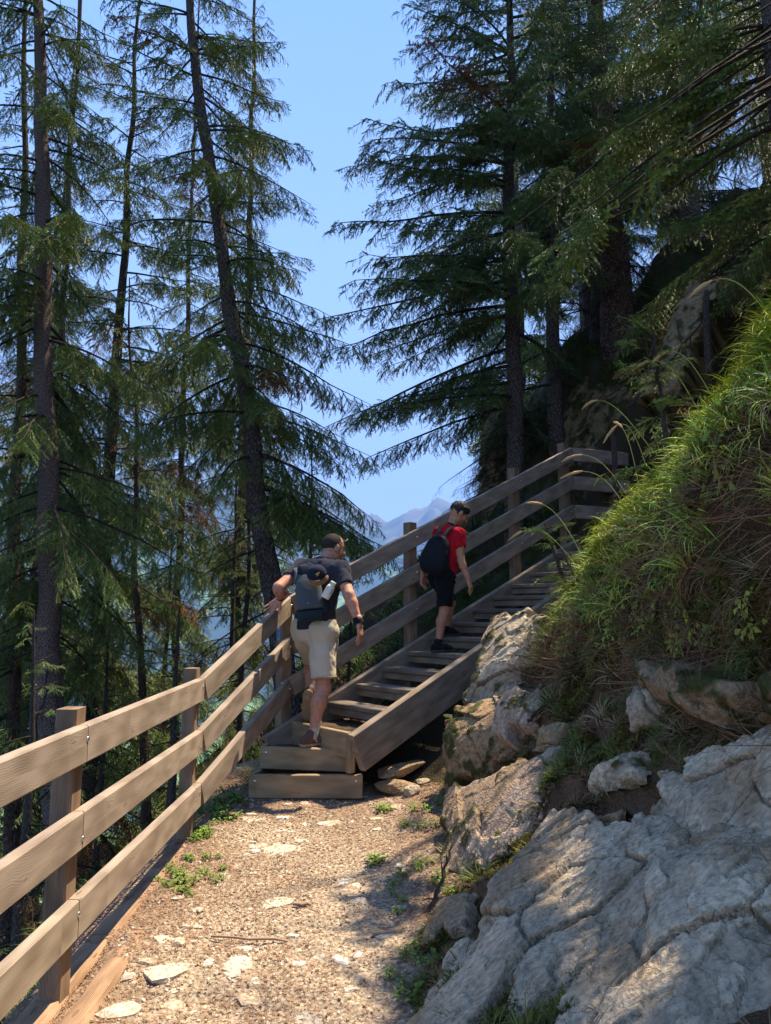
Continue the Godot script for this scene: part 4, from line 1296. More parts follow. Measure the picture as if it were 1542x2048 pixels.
func head(b: MB, at: Vector3, hb: Basis, neck: Vector3, s: float, nr: float) -> void:
	var bx := box_of([at, neck], 0.17)
	var F := Field.new(bx[0], bx[1], 0.0055)
	var L := func(x: float, y: float, z: float) -> Vector3: return at + hb * (Vector3(x, y, z) * s)
	F.ball(L.call(0, 0.022, -0.010), hb, Vector3(0.076, 0.094, 0.096) * s, 0.02)
	F.ball(L.call(0, -0.040, 0.026), hb, Vector3(0.058, 0.074, 0.066) * s, 0.03)
	F.ball(L.call(0, -0.098, 0.064), hb, Vector3(0.028, 0.020, 0.022) * s, 0.025)
	F.cap(L.call(-0.045, -0.075, 0.01), L.call(0.045, -0.075, 0.01), 0.022 * s, 0.022 * s, 0.03)
	F.cap(L.call(0, 0.006, 0.088), L.call(0, -0.028, 0.112), 0.009 * s, 0.014 * s, 0.012)
	F.cap(L.call(-0.034, 0.026, 0.078), L.call(0.034, 0.026, 0.078), 0.013 * s, 0.013 * s, 0.012)
	F.cap(L.call(-0.020, -0.062, 0.084), L.call(0.020, -0.062, 0.084), 0.009 * s, 0.009 * s, 0.008)
	for q in [-1.0, 1.0]:
		F.ball(L.call(q * 0.079, -0.010, -0.008), hb.rotated(hb.y, q * 0.4), Vector3(0.010, 0.032, 0.019) * s, 0.006)
		F.ball(L.call(q * 0.045, -0.030, 0.062), hb, Vector3(0.022, 0.020, 0.022) * s, 0.02)
	F.cap(L.call(0, -0.055, -0.022), neck, nr, nr * 1.12, 0.03)
	F.mesh_into(b)

func dot_mesh(at: Vector3, r: float, sq := Vector3.ONE) -> ArrayMesh:
	var b := MB.new()
	for j in 9:
		for i in 13:
			var th := PI * j / 8; var ph := TAU * i / 12
			b.vert(at + Vector3(sin(th) * cos(ph), cos(th), sin(th) * sin(ph)) * r * sq)
	for j in 8:
		for i in 12:
			var q := j * 13 + i
			b.quad(q, q + 13, q + 14, q + 1)
	return b.mesh()

# superelliptic sections lofted along an axis: [height, half width, half depth, forward offset]
func loft(sec: Array, pw: float, seg := 28, rump := 0.0, s := 1) -> ArrayMesh:
	var b := MB.new()
	var ns := nz(s, 9.0, 3)
	for e in sec:
		for i in seg + 1:
			var an := TAU * i / seg
			var cx := cos(an); var sx := sin(an)
			var p := Vector3(signf(cx) * pow(absf(cx), pw) * e[1], e[0], signf(sx) * pow(absf(sx), pw) * e[2] + e[3])
			if rump > 0.0: p *= 1.0 + ns.get_noise_3dv(p * Vector3(1, 0.6, 1)) * rump
			b.vert(p, Vector2(float(i) / seg, e[0]))
	for j in sec.size() - 1:
		for i in seg:
			var q := j * (seg + 1) + i
			b.quad(q, q + 1, q + seg + 2, q + seg + 1)
	for e in [0, sec.size() - 1]:
		var cen := b.vert(Vector3(0, sec[e][0], sec[e][3]))
		for i in seg:
			var q: int = e * (seg + 1) + i
			if e == 0: b.tri(cen, q + 1, q)
			else: b.tri(cen, q, q + 1)
	return b.mesh()

func smooth_sections(keys: Array, n: int) -> Array:
	var out := []
	for k in n + 1:
		var t := float(k) / n * (keys.size() - 1)
		var i := mini(int(t), keys.size() - 2)
		var g := t - i
		var row := []
		for q in keys[0].size():
			row.append(cubic_interpolate(keys[i][q], keys[i + 1][q], keys[maxi(i - 1, 0)][q], keys[mini(i + 2, keys.size() - 1)][q], g))
		out.append(row)
	return out

# flat webbing through points
func strap(pts: Array, out: Array, w: float, th: float) -> ArrayMesh:
	var b := MB.new()
	var n := pts.size()
	for k in n:
		var t: Vector3 = (pts[mini(k + 1, n - 1)] - pts[maxi(k - 1, 0)]).normalized()
		var o: Vector3 = out[k].normalized()
		var sd := t.cross(o).normalized() * w * 0.5
		for q in [-sd - o * th, sd - o * th, sd + o * th, -sd + o * th]:
			b.vert(pts[k] + q)
	for k in n - 1:
		for j in 4:
			var i := k * 4
			b.quad(i + j, i + (j + 1) % 4, i + 4 + (j + 1) % 4, i + 4 + j)
	b.quad(0, 3, 2, 1)
	var l := (n - 1) * 4
	b.quad(l, l + 1, l + 2, l + 3)
	return b.mesh()

func shoe(parent: Node, heel: Vector3, toe: Vector3, ank: Vector3, upn: Vector3, s: float, upper: Material, sole: Material, trim: Material) -> void:
	var ax := (toe - heel).normalized()
	upn = (upn - ax * upn.dot(ax)).normalized()
	var side := ax.cross(upn)
	var L := (toe - heel).length()
	var bx := box_of([heel, toe, ank], 0.09)
	var F := Field.new(bx[0], bx[1], 0.007)
	F.cap(heel + upn * 0.045 * s, heel.lerp(toe, 0.55) + upn * 0.042 * s, 0.036 * s, 0.036 * s, 0.03)
	F.cap(heel.lerp(toe, 0.5) + upn * 0.040 * s, toe - ax * 0.035 + upn * 0.028 * s, 0.040 * s, 0.030 * s, 0.03, false, side, 1.12)
	F.cap(heel.lerp(toe, 0.16) + upn * 0.05 * s, ank.lerp(heel, 0.25) + upn * 0.02, 0.036 * s, 0.038 * s, 0.03)
	F.cut(heel + upn * 0.014 * s, -upn)
	var sh := node(mesh_of(F), "shoe", upper, parent)
	var G := Field.new(bx[0], bx[1], 0.006)
	for q in 6:
		var t := q / 5.0
		var p := heel.lerp(toe - ax * 0.03, t) + upn * 0.022 * s
		var p2 := heel.lerp(toe - ax * 0.03, minf(t + 0.2, 1.0)) + upn * 0.022 * s
		G.cap(p, p2, 0.040 * s, 0.040 * s, 0.02)
	G.cut(heel + upn * 0.022 * s, upn)
	G.cut(heel, -upn)
	node(mesh_of(G), "sole", sole, sh)
	# a light zigzag trim on both sides
	for q in [-1.0, 1.0]:
		var zs := []; var zo := []
		for k in 6:
			zs.append(heel.lerp(toe, 0.12 + 0.11 * k) + upn * (0.034 + 0.014 * (k % 2)) * s + side * q * 0.0375 * s)
			zo.append(side * q)
		node(strap(zs, zo, 0.007, 0.0022), "trim", trim, sh)

func ring_band(parent: Node, called: String, at: Vector3, ax: Vector3, r: float, h: float, m: Material) -> void:
	var b := MB.new()
	b.tube([at - ax * h * 0.5, at - ax * h * 0.42, at + ax * h * 0.42, at + ax * h * 0.5], [r - 0.002, r, r, r - 0.002], 16)
	node(b.mesh(), called, m, parent)

func cloth(c: Color, s: int, rough := 0.95) -> StandardMaterial3D:
	var wv := noise_tex(s, 0.25, 3, [[0.0, Color(0.72, 0.72, 0.72)], [1.0, Color.WHITE]], 256)
	var m := mat(c, rough, wv, 3.0)
	m.rim_enabled = true
	m.rim = 0.25
	m.metallic_specular = 0.2
	return m

func skin(c: Color, s: int) -> StandardMaterial3D:
	var m := mat(c, 0.6, noise_tex(s, 0.03, 4, [[0.0, Color(0.78, 0.70, 0.66)], [0.5, Color(0.95, 0.92, 0.90)], [1.0, Color(1, 1, 1)]], 256), 3.5)
	m.subsurf_scatter_enabled = true
	m.subsurf_scatter_strength = 0.12
	return m

func torso(F: Field, j: Dictionary, g: float, w: float) -> void:
	var side: Vector3 = (j.rsh - j.lsh).normalized()
	var hs: Vector3 = (j.rhip - j.lhip).normalized()
	F.cap(j.lhip, j.rhip, 0.105 * w + g, 0.105 * w + g, 0.05)
	F.cap(j.pelvis, j.waist, 0.112 * w + g, 0.108 * w + g, 0.06, false, hs, 1.30)
	F.cap(j.waist, j.chest, 0.106 * w + g, 0.122 * w + g, 0.06, false, side, 1.36)
	F.cap(j.chest, j.neck.lerp(j.chest, 0.45), 0.122 * w + g, 0.095 * w + g, 0.06, false, side, 1.35)
	F.cap(j.lsh, j.rsh, 0.066 * w + g, 0.066 * w + g, 0.06)
	F.cap(j.neck.lerp(j.chest, 0.35), j.neck, 0.07 * w + g, 0.05 * w + g * 0.6, 0.05)

func people() -> void:
	man_hiker()
	boy_hiker()

func man_hiker() -> void:
	var j := {head = Vector3(-0.441, 2.144, -6.300), neck = Vector3(-0.508, 2.022, -6.250), lsh = Vector3(-0.700, 1.968, -6.270), rsh = Vector3(-0.372, 1.945, -6.150), lel = Vector3(-0.866, 1.802, -6.060), lwr = Vector3(-0.862, 1.722, -6.165), relb = Vector3(-0.292, 1.740, -5.990), rwr = Vector3(-0.213, 1.530, -5.950), chest = Vector3(-0.545, 1.862, -6.220), waist = Vector3(-0.572, 1.643, -6.250), pelvis = Vector3(-0.590, 1.507, -6.280), lhip = Vector3(-0.665, 1.448, -6.330), rhip = Vector3(-0.520, 1.434, -6.230), rkn = Vector3(-0.505, 0.997, -6.200), rank = Vector3(-0.574, 0.650, -6.120), rheel = Vector3(-0.640, 0.552, -6.070), rtoe = Vector3(-0.430, 0.552, -6.240), lkn = Vector3(-0.634, 1.185, -6.720), lank = Vector3(-0.644, 0.934, -6.460), lheel = Vector3(-0.650, 0.920, -6.385), ltoe = Vector3(-0.672, 0.700, -6.50)}
	var o := thing("person", "man in a dark blue shirt and beige shorts climbing, one hand on the rail", "person", Vector3(-0.574, 0.552, -6.12))
	var sk := skin(lin(0.46, 0.235, 0.155), 900)
	var put := func(m: ArrayMesh, called: String, mt: Material, par: Node) -> MeshInstance3D:
		var q := node(m, called, mt, par)
		if par == o: q.position = -o.position
		return q
	# the body
	var bx := box_of(j.values(), 0.14)
	var F := Field.new(bx[0], bx[1], 0.0125)
	torso(F, j, 0.0, 1.0)
	F.cap(j.lsh, j.lel, 0.058, 0.046, 0.04); F.cap(j.rsh, j.relb, 0.058, 0.046, 0.04)
	for e in [[j.lel, j.lwr], [j.relb, j.rwr]]:
		var md: Vector3 = e[0].lerp(e[1], 0.3)
		F.cap(e[0], md, 0.044, 0.046, 0.02); F.cap(md, e[1], 0.046, 0.029, 0.02)
	for e in [[j.rhip, j.rkn, j.rank], [j.lhip, j.lkn, j.lank]]:
		F.cap(e[0], e[1], 0.092, 0.058, 0.05)
		F.cap(e[1], e[1] + (e[2] - e[1]) * 0.08, 0.058, 0.052, 0.03)
		var back := Vector3(-0.012, 0, 0.022)
		var md: Vector3 = e[1].lerp(e[2], 0.32) + back
		F.cap(e[1], md, 0.050, 0.060, 0.03); F.cap(md, e[2], 0.060, 0.036, 0.04)
		F.cap(e[2], e[2] - (e[1] - e[2]).normalized() * 0.05, 0.036, 0.038, 0.02)
	var b := MB.new()
	F.mesh_into(b)
	var hb := head_basis(Vector3(0.80, -0.22, -0.55), Vector3(0.12, 1, -0.08))
	head(b, j.head, hb, j.neck, 1.03, 0.055)
	hand(b, j.rwr + (j.rwr - j.relb).normalized() * 0.02, Vector3(0.10, -1, 0.02), Vector3(-0.75, 0, -0.6), Vector3(0.35, -0.1, -0.9), 1.0, 0.28, 0.05)
	hand(b, j.lwr + Vector3(-0.006, -0.012, -0.006), Vector3(-0.75, -0.72, -0.05), Vector3(0.15, -0.45, 0.85), Vector3(0.75, -0.75, 0.1), 1.0, 0.22, 0.10)
	var body: MeshInstance3D = put.call(b.mesh(), "body", sk, o)
	# shirt
	F = Field.new(box_of([j.lsh, j.rsh, j.lel, j.relb, j.waist, j.rhip, j.lhip, j.neck], 0.17)[0], box_of([j.lsh, j.rsh, j.lel, j.relb, j.waist, j.rhip, j.lhip, j.neck], 0.17)[1], 0.0095)
	torso(F, j, 0.016, 1.0)
	F.cap(j.waist, j.pelvis - Vector3(0, 0.02, 0), 0.132, 0.150, 0.04, false, (j.rhip - j.lhip).normalized(), 1.26)
	F.cap(j.lsh, j.lsh.lerp(j.lel, 0.60), 0.078, 0.072, 0.04, true); F.cap(j.rsh, j.rsh.lerp(j.relb, 0.66), 0.078, 0.074, 0.04, true)
	F.rumple(41, 5.0, 0.016, Vector3(1.0, 0.7, 1.0))
	F.cut(Vector3(-0.58, 1.468, -6.2), Vector3(0.05, -1, 0.0))
	F.cut(j.neck + Vector3(0.005, 0.012, -0.02), Vector3(0.15, 1, -0.45))
	put.call(mesh_of(F), "shirt", cloth(lin(0.035, 0.036, 0.050), 901), o)
	# shorts
	var sb := box_of([j.lhip, j.rhip, j.rkn, j.lkn, j.pelvis], 0.16)
	F = Field.new(sb[0], sb[1], 0.0095)
	F.cap(j.lhip + Vector3(0, 0.03, 0), j.rhip + Vector3(0, 0.03, 0), 0.136, 0.136, 0.05)
	F.cap(j.pelvis + Vector3(0, 0.06, 0), j.pelvis, 0.12, 0.126, 0.05, false, (j.rhip - j.lhip).normalized(), 1.25)
	F.cap(j.rhip, j.rhip.lerp(j.rkn, 0.84), 0.122, 0.110, 0.04, true)
	F.cap(j.lhip, j.lhip.lerp(j.lkn, 0.80), 0.124, 0.110, 0.04, true)
	F.rumple(42, 5.0, 0.014, Vector3(1.0, 0.8, 1.0))
	F.cut(j.pelvis + Vector3(0, 0.05, 0), Vector3.UP)
	var shorts: MeshInstance3D = put.call(mesh_of(F), "shorts", cloth(lin(0.64, 0.55, 0.41), 902), o)
	var hem: Vector3 = j.rhip.lerp(j.rkn, 0.81)
	ring_band(shorts, "hem_stitch", hem, (j.rkn - j.rhip).normalized(), 0.1115, 0.007, cloth(lin(0.46, 0.38, 0.27), 903))
	# a drawstring / pocket seam at the right hip
	node(strap([j.rhip + Vector3(0.118, 0.03, 0.0), j.rhip + Vector3(0.128, -0.06, 0.02), j.rhip + Vector3(0.124, -0.15, 0.03)], [Vector3(1, 0, 0.3), Vector3(1, 0, 0.3), Vector3(1, 0, 0.3)], 0.016, 0.003), "pocket_seam", cloth(lin(0.16, 0.15, 0.14), 904), shorts)
	# socks and shoes
	var sock := cloth(lin(0.55, 0.48, 0.38), 905)
	for e in [[j.rank, j.rkn], [j.lank, j.lkn]]:
		var up: Vector3 = (e[1] - e[0]).normalized()
		var sb2 := MB.new()
		sb2.tube([e[0] - up * 0.05, e[0], e[0] + up * 0.05, e[0] + up * 0.10, e[0] + up * 0.102], [0.044, 0.042, 0.043, 0.049, 0.045], 14)
		put.call(sb2.mesh(), "sock", sock, o)
	var sm := cloth(lin(0.16, 0.085, 0.065), 906)
	var sole := mat(lin(0.30, 0.20, 0.12), 0.9)
	var trim := mat(lin(0.60, 0.52, 0.42), 0.7)
	var feet := Node3D.new()
	feet.name = "shoes"
	o.add_child(feet); feet.position = -o.position
	shoe(feet, j.rheel, j.rtoe, j.rank, Vector3.UP, 1.05, sm, sole, trim)
	shoe(feet, j.lheel, j.ltoe, j.lank, Vector3(0.1, 0.45, -0.9), 1.05, sm, sole, trim)
	# hair: close cropped, a shell over the skull
	F = Field.new(j.head - Vector3.ONE * 0.15, j.head + Vector3.ONE * 0.15, 0.0055)
	F.ball(j.head + hb * Vector3(0, 0.025, -0.014), hb, Vector3(0.0795, 0.0965, 0.0985), 0.02)
	F.cut(j.head + hb * Vector3(0, 0.02, 0.050), hb * Vector3(0, -0.45, 1.0).normalized())
	F.cut(j.head + hb * Vector3(0, -0.045, -0.05), hb * Vector3(0, -1.0, 0.25).normalized())
	F.rumple(43, 60.0, 0.002)
	put.call(mesh_of(F), "hair", mat(lin(0.026, 0.018, 0.015), 0.9, null), o)
	# sunglasses pushed up on the head
	var gl := StandardMaterial3D.new(); gl.albedo_color = lin(0.012, 0.012, 0.014); gl.roughness = 0.25
	var gb := MB.new()
	for q in [-1.0, 1.0]:
		gb.tube([j.head + hb * Vector3(q * 0.080, 0.004, -0.035), j.head + hb * Vector3(q * 0.084, 0.040, 0.02), j.head + hb * Vector3(q * 0.070, 0.088, 0.078)], [0.003, 0.004, 0.005], 6)
		gb.tube([j.head + hb * Vector3(q * 0.068, 0.092, 0.078), j.head + hb * Vector3(q * 0.035, 0.098, 0.094), j.head + hb * Vector3(q * 0.008, 0.094, 0.098)], [0.008, 0.013, 0.006], 10)
	put.call(gb.mesh(), "sunglasses", gl, o)
	for q in [-1.0, 1.0]:
		put.call(dot_mesh(j.head + hb * Vector3(q * 0.032, 0.004, 0.080), 0.012), "eye", mat(lin(0.25, 0.22, 0.2), 0.3), o)
	# watch strap and wrist support
	ring_band(body, "bracelet", j.lwr, (j.lwr - j.lel).normalized(), 0.034, 0.016, gl)
	ring_band(body, "wrist_band", j.rwr + (j.relb - j.rwr) * 0.04, (j.rwr - j.relb).normalized(), 0.040, 0.055, cloth(lin(0.014, 0.014, 0.018), 907))
	# backpack: top level, worn on the back
	var grey := cloth(lin(0.088, 0.098, 0.105), 910, 0.75)
	var teal := cloth(lin(0.018, 0.040, 0.052), 911, 0.8)
	var navy := cloth(lin(0.016, 0.022, 0.040), 912, 0.85)
	var pk := thing("backpack", "grey and dark teal roll top backpack on the man's back", "backpack", Vector3(-0.595, 1.535, -6.035))
	pk.rotation = Vector3(-0.12, 0.16, 0.10)
	pk.scale = Vector3(0.74, 0.90, 0.78)
	var keys := [[0.00, 0.06, 0.04, 0.0], [0.012, 0.125, 0.075, 0.0], [0.07, 0.145, 0.095, 0.006], [0.16, 0.148, 0.10, 0.012], [0.27, 0.142, 0.095, 0.010], [0.37, 0.128, 0.08, 0.0], [0.43, 0.11, 0.062, -0.008], [0.47, 0.085, 0.045, -0.015], [0.485, 0.05, 0.02, -0.02]]
	var all := smooth_sections(keys, 48)
	var lowp := []; var main := []
	for e in all:
		if e[0] < 0.095: lowp.append(e)
		if e[0] > 0.085: main.append([e[0], e[1] + 0.001, e[2] + 0.001, e[3]])
	node(loft(main, 0.62, 36, 0.045, 3), "main_bag", grey, pk)
	node(loft(lowp, 0.62, 36, 0.03, 3), "bottom_panel", teal, pk)
	var tp := smooth_sections([[0.40, 0.118, 0.070, -0.004], [0.45, 0.110, 0.060, -0.004], [0.495, 0.085, 0.045, -0.010], [0.515, 0.05, 0.02, -0.015]], 12)
	node(loft(tp, 0.7, 30, 0.05, 5), "top_flap", navy, pk)
	node(loft(smooth_sections([[0.05, 0.05, 0.03, 0.0], [0.09, 0.062, 0.045, 0.0], [0.20, 0.058, 0.042, 0.0], [0.21, 0.045, 0.03, 0.0]], 10), 0.8, 20, 0.04, 7), "side_pocket", teal, pk).position = Vector3(0.125, 0, 0.02)
	for e in [[[Vector3(-0.10, 0.44, -0.03), Vector3(-0.11, 0.49, -0.07), Vector3(-0.10, 0.51, -0.14), Vector3(-0.10, 0.46, -0.24)], "shoulder_strap"], [[Vector3(0.10, 0.44, -0.03), Vector3(0.115, 0.49, -0.07), Vector3(0.12, 0.50, -0.14), Vector3(0.12, 0.44, -0.24)], "shoulder_strap"]]:
		node(strap(e[0], [Vector3(0, 0.4, 1), Vector3(0, 1, 0.6), Vector3(0, 1, 0), Vector3(0, 1, -0.8)], 0.052, 0.006), e[1], grey, pk)
	node(strap([Vector3(-0.145, 0.32, 0.02), Vector3(-0.14, 0.39, 0.045), Vector3(-0.118, 0.45, 0.04), Vector3(-0.10, 0.47, 0.0)], [Vector3(-1, 0, 0.6), Vector3(-1, 0.2, 0.8), Vector3(-0.7, 0.5, 1), Vector3(0, 1, 0.4)], 0.03, 0.004), "compression_strap", grey, pk)
	node(strap([Vector3(0.118, 0.30, 0.03), Vector3(0.128, 0.38, 0.05), Vector3(0.112, 0.45, 0.045), Vector3(0.09, 0.48, 0.0)], [Vector3(1, 0, 0.6), Vector3(1, 0.2, 0.8), Vector3(0.7, 0.5, 1), Vector3(0, 1, 0.4)], 0.036, 0.004), "compression_strap", grey, pk)
	var bk := MB.new()
	var rp := []; var rd := []
	for k in 13: rp.append(Vector3(-0.15 + 0.014 * cos(TAU * k / 12), 0.315 + 0.016 * sin(TAU * k / 12), 0.045)); rd.append(0.003)
	bk.tube(rp, rd, 6, Color.WHITE, false)
	node(bk.mesh(), "buckle", M.steel, pk)
	node(strap([Vector3(-0.03, 0.155, 0.112), Vector3(-0.025, 0.15, 0.113)], [Vector3(0, 0, 1), Vector3(0, 0, 1)], 0.018, 0.001), "logo_tag", mat(lin(0.6, 0.6, 0.6), 0.6), pk)
	# cap hanging on the pack
	var cp := thing("cap", "navy cap with a tan brim hanging on the man's backpack", "cap", Vector3(-0.545, 1.905, -5.915))
	cp.rotation = Vector3(0.30, 0.25, 0.30)
	var crown := []
	for k in 12:
		var t := k / 11.0
		crown.append([0.085 * sin(t * PI * 0.5) - 0.01, 0.078 * cos(t * PI * 0.48) + 0.001, 0.070 * cos(t * PI * 0.48) + 0.001, 0.0])
	var cm := node(loft(crown, 0.95, 30, 0.02, 9), "crown_panel", navy, cp)
	cm.rotation.x = 0.35
	var br := MB.new()
	for lay in 2:
		for i in 15:
			var an := lerpf(-1.25, 1.25, i / 14.0)
			for q in 5:
				var t := q / 4.0
				var rad := 0.066 + 0.058 * t * cos(an * 0.9)
				br.vert(Vector3(sin(an) * rad, -0.012 - 0.030 * t - 0.002 * lay, cos(an) * rad * 0.75 + 0.012 - 0.02 * t))
	for lay in 2:
		for i in 14:
			for q in 4:
				var a := lay * 75 + i * 5 + q
				if lay == 0: br.quad(a, a + 1, a + 6, a + 5)
				else: br.quad(a, a + 5, a + 6, a + 1)
	var brim := node(br.mesh(), "brim", cloth(lin(0.30, 0.16, 0.085), 913), cp)
	brim.rotation.x = 0.75
	# gold emblem: a leaping streak over a short bar
	var em := MB.new()
	for e in [[Vector3(-0.016, 0.020, 0), Vector3(0.018, 0.028, 0), 0.004], [Vector3(-0.008, 0.012, 0), Vector3(0.012, 0.019, 0), 0.003], [Vector3(-0.014, 0.006, 0), Vector3(0.006, 0.009, 0), 0.003]]:
		em.beam(e[0], e[1], Vector3(0, 1, 0), Vector3(0, 0, 1), e[2], 0.003, 0.0006)
	var emb := node(em.mesh(), "emblem", mat(lin(0.70, 0.42, 0.10), 0.5), cp)
	emb.position = Vector3(0, 0.0, 0.078); emb.rotation.x = -0.25
	# bottle in the side pocket
	var bt := thing("water_bottle", "white water bottle with a pale lid in the backpack's side pocket", "bottle", Vector3(-0.485, 1.715, -5.985))
	bt.rotation = Vector3(0.05, 0.2, -0.50)
	var white := mat(lin(0.62, 0.60, 0.52), 0.45)
	node(loft(smooth_sections([[0.0, 0.030, 0.030, 0], [0.01, 0.034, 0.034, 0], [0.09, 0.034, 0.034, 0], [0.115, 0.026, 0.026, 0], [0.125, 0.018, 0.018, 0]], 20), 1.0, 24), "bottle_body", white, bt)
	node(loft([[0.118, 0.019, 0.019, 0], [0.124, 0.024, 0.024, 0], [0.142, 0.025, 0.025, 0], [0.148, 0.021, 0.021, 0]], 1.0, 24), "lid", mat(lin(0.55, 0.62, 0.50), 0.4), bt)
	var lt := MB.new()
	for k in 4: lt.beam(Vector3(-0.007, 0.052 + 0.012 * k, 0.0345), Vector3(0.007, 0.052 + 0.012 * k, 0.0345), Vector3(0, 1, 0), Vector3(0, 0, 1), 0.005, 0.0015, 0.0004)
	node(lt.mesh(), "lettering", mat(lin(0.04, 0.04, 0.05), 0.6), bt).rotation.y = 0.5

func boy_hiker() -> void:
	var j := {head = Vector3(0.704, 2.548, -7.120), neck = Vector3(0.631, 2.417, -7.080), lsh = Vector3(0.530, 2.372, -7.200), rsh = Vector3(0.697, 2.331, -6.990), relb = Vector3(0.705, 2.083, -6.950), rwr = Vector3(0.764, 1.910, -6.920), lel = Vector3(0.400, 2.145, -7.250), lwr = Vector3(0.358, 1.966, -7.120), chest = Vector3(0.606, 2.230, -7.080), waist = Vector3(0.572, 2.051, -7.100), pelvis = Vector3(0.545, 1.955, -7.100), rhip = Vector3(0.566, 1.905, -7.035), lhip = Vector3(0.508, 1.918, -7.165), rkn = Vector3(0.552, 1.615, -7.030), rank = Vector3(0.490, 1.325, -6.980), rheel = Vector3(0.446, 1.240, -6.950), rtoe = Vector3(0.632, 1.240, -7.095), lkn = Vector3(0.640, 1.690, -7.350), lank = Vector3(0.590, 1.440, -7.330), lheel = Vector3(0.555, 1.376, -7.30), ltoe = Vector3(0.72, 1.376, -7.45)}
	var o := thing("person", "boy in a red shirt and black shorts climbing the stairs with head bowed", "person", Vector3(0.49, 1.24, -6.98))
	var sk := skin(lin(0.40, 0.205, 0.13), 920)
	var put := func(m: ArrayMesh, called: String, mt: Material, par: Node) -> MeshInstance3D:
		var q := node(m, called, mt, par)
		if par == o: q.position = -o.position
		return q
	var w := 0.80
	var bx := box_of(j.values(), 0.13)
	var F := Field.new(bx[0], bx[1], 0.0115)
	torso(F, j, 0.0, w)
	F.cap(j.lsh, j.lel, 0.043, 0.034, 0.03); F.cap(j.rsh, j.relb, 0.043, 0.034, 0.03)
	for e in [[j.lel, j.lwr], [j.relb, j.rwr]]:
		var md: Vector3 = e[0].lerp(e[1], 0.3)
		F.cap(e[0], md, 0.034, 0.035, 0.02); F.cap(md, e[1], 0.035, 0.023, 0.02)
	for e in [[j.rhip, j.rkn, j.rank], [j.lhip, j.lkn, j.lank]]:
		F.cap(e[0], e[1], 0.074, 0.047, 0.04)
		var md: Vector3 = e[1].lerp(e[2], 0.32) + Vector3(-0.012, 0, 0.014)
		F.cap(e[1], md, 0.042, 0.046, 0.03); F.cap(md, e[2], 0.046, 0.029, 0.03)
		F.cap(e[2], e[2] - (e[1] - e[2]).normalized() * 0.04, 0.029, 0.032, 0.02)
	var b := MB.new()
	F.mesh_into(b)
	var hb := head_basis(Vector3(0.80, -0.50, -0.35), Vector3(0.45, 1, -0.2))
	head(b, j.head, hb, j.neck, 0.93, 0.045)
	hand(b, j.rwr + (j.rwr - j.relb).normalized() * 0.012, Vector3(0.28, -1, 0.0), Vector3(-0.8, 0, -0.5), Vector3(0.5, -0.1, -0.8), 0.86, 0.25, 0.04)
	hand(b, j.lwr + Vector3(-0.002, -0.012, 0.004), Vector3(-0.05, -1, 0.1), Vector3(0.7, 0, 0.5), Vector3(0.6, 0, -0.7), 0.86, 0.30, 0.04)
	put.call(b.mesh(), "body", sk, o)
	# shirt with a teal panel under the arm
	var sb := box_of([j.lsh, j.rsh, j.lel, j.relb, j.waist, j.rhip, j.lhip, j.neck], 0.15)
	F = Field.new(sb[0], sb[1], 0.009)
	torso(F, j, 0.014, w)
	F.cap(j.lsh, j.lsh.lerp(j.lel, 0.55), 0.060, 0.058, 0.03, true); F.cap(j.rsh, j.rsh.lerp(j.relb, 0.50), 0.062, 0.060, 0.03, true)
	F.rumple(51, 6.0, 0.014, Vector3(1, 0.7, 1))
	F.cut(Vector3(0.57, 1.975, -7.1), Vector3(-0.42, -1, 0.0))
	F.cut(j.neck + Vector3(0.0, 0.005, 0.0), Vector3(0.5, 1, -0.1))
	var shirt: MeshInstance3D = put.call(mesh_of(F), "shirt", cloth(lin(0.46, 0.010, 0.022), 921), o)
	var sp: Array = [j.chest + Vector3(0.105, 0.02, 0.055), j.chest + Vector3(0.08, 0.0, 0.098), j.chest + Vector3(0.03, -0.015, 0.118)]
	node(strap(sp, [Vector3(0.9, 0, 0.5), Vector3(0.5, 0, 1), Vector3(0.2, 0, 1)], 0.10, 0.006), "side_panel", cloth(lin(0.008, 0.075, 0.060), 922), shirt)
	# shorts
	sb = box_of([j.lhip, j.rhip, j.rkn, j.lkn, j.pelvis, j.waist], 0.13)
	F = Field.new(sb[0], sb[1], 0.0095)
	F.cap(j.lhip + Vector3(0, 0.04, 0), j.rhip + Vector3(0, 0.04, 0), 0.100, 0.100, 0.04)
	F.cap(j.waist, j.pelvis, 0.088, 0.10, 0.05, false, (j.rhip - j.lhip).normalized(), 1.2)
	F.cap(j.rhip, j.rhip.lerp(j.rkn, 0.86), 0.094, 0.078, 0.04, true)
	F.cap(j.lhip, j.lhip.lerp(j.lkn, 0.84), 0.092, 0.076, 0.04, true)
	F.rumple(52, 6.0, 0.010, Vector3(1, 0.7, 1))
	F.cut(j.waist + Vector3(0, -0.01, 0), Vector3(0.3, 1, 0))
	var shorts: MeshInstance3D = put.call(mesh_of(F), "shorts", cloth(lin(0.010, 0.010, 0.013), 923), o)
	node(strap([j.rhip + Vector3(0.075, 0.03, 0.062), j.rhip + Vector3(0.10, -0.02, 0.045)], [Vector3(0.7, 0, 0.7), Vector3(0.7, 0, 0.7)], 0.006, 0.004), "zip", M.steel, shorts)
	for e in [[j.rank, j.rkn], [j.lank, j.lkn]]:
		var up: Vector3 = (e[1] - e[0]).normalized()
		var sb2 := MB.new()
		sb2.tube([e[0] - up * 0.04, e[0], e[0] + up * 0.03, e[0] + up * 0.032], [0.036, 0.034, 0.036, 0.032], 14)
		put.call(sb2.mesh(), "sock", cloth(lin(0.012, 0.012, 0.014), 924), o)
	var blk := cloth(lin(0.014, 0.014, 0.016), 925)
	var feet := Node3D.new()
	feet.name = "shoes"
	o.add_child(feet); feet.position = -o.position
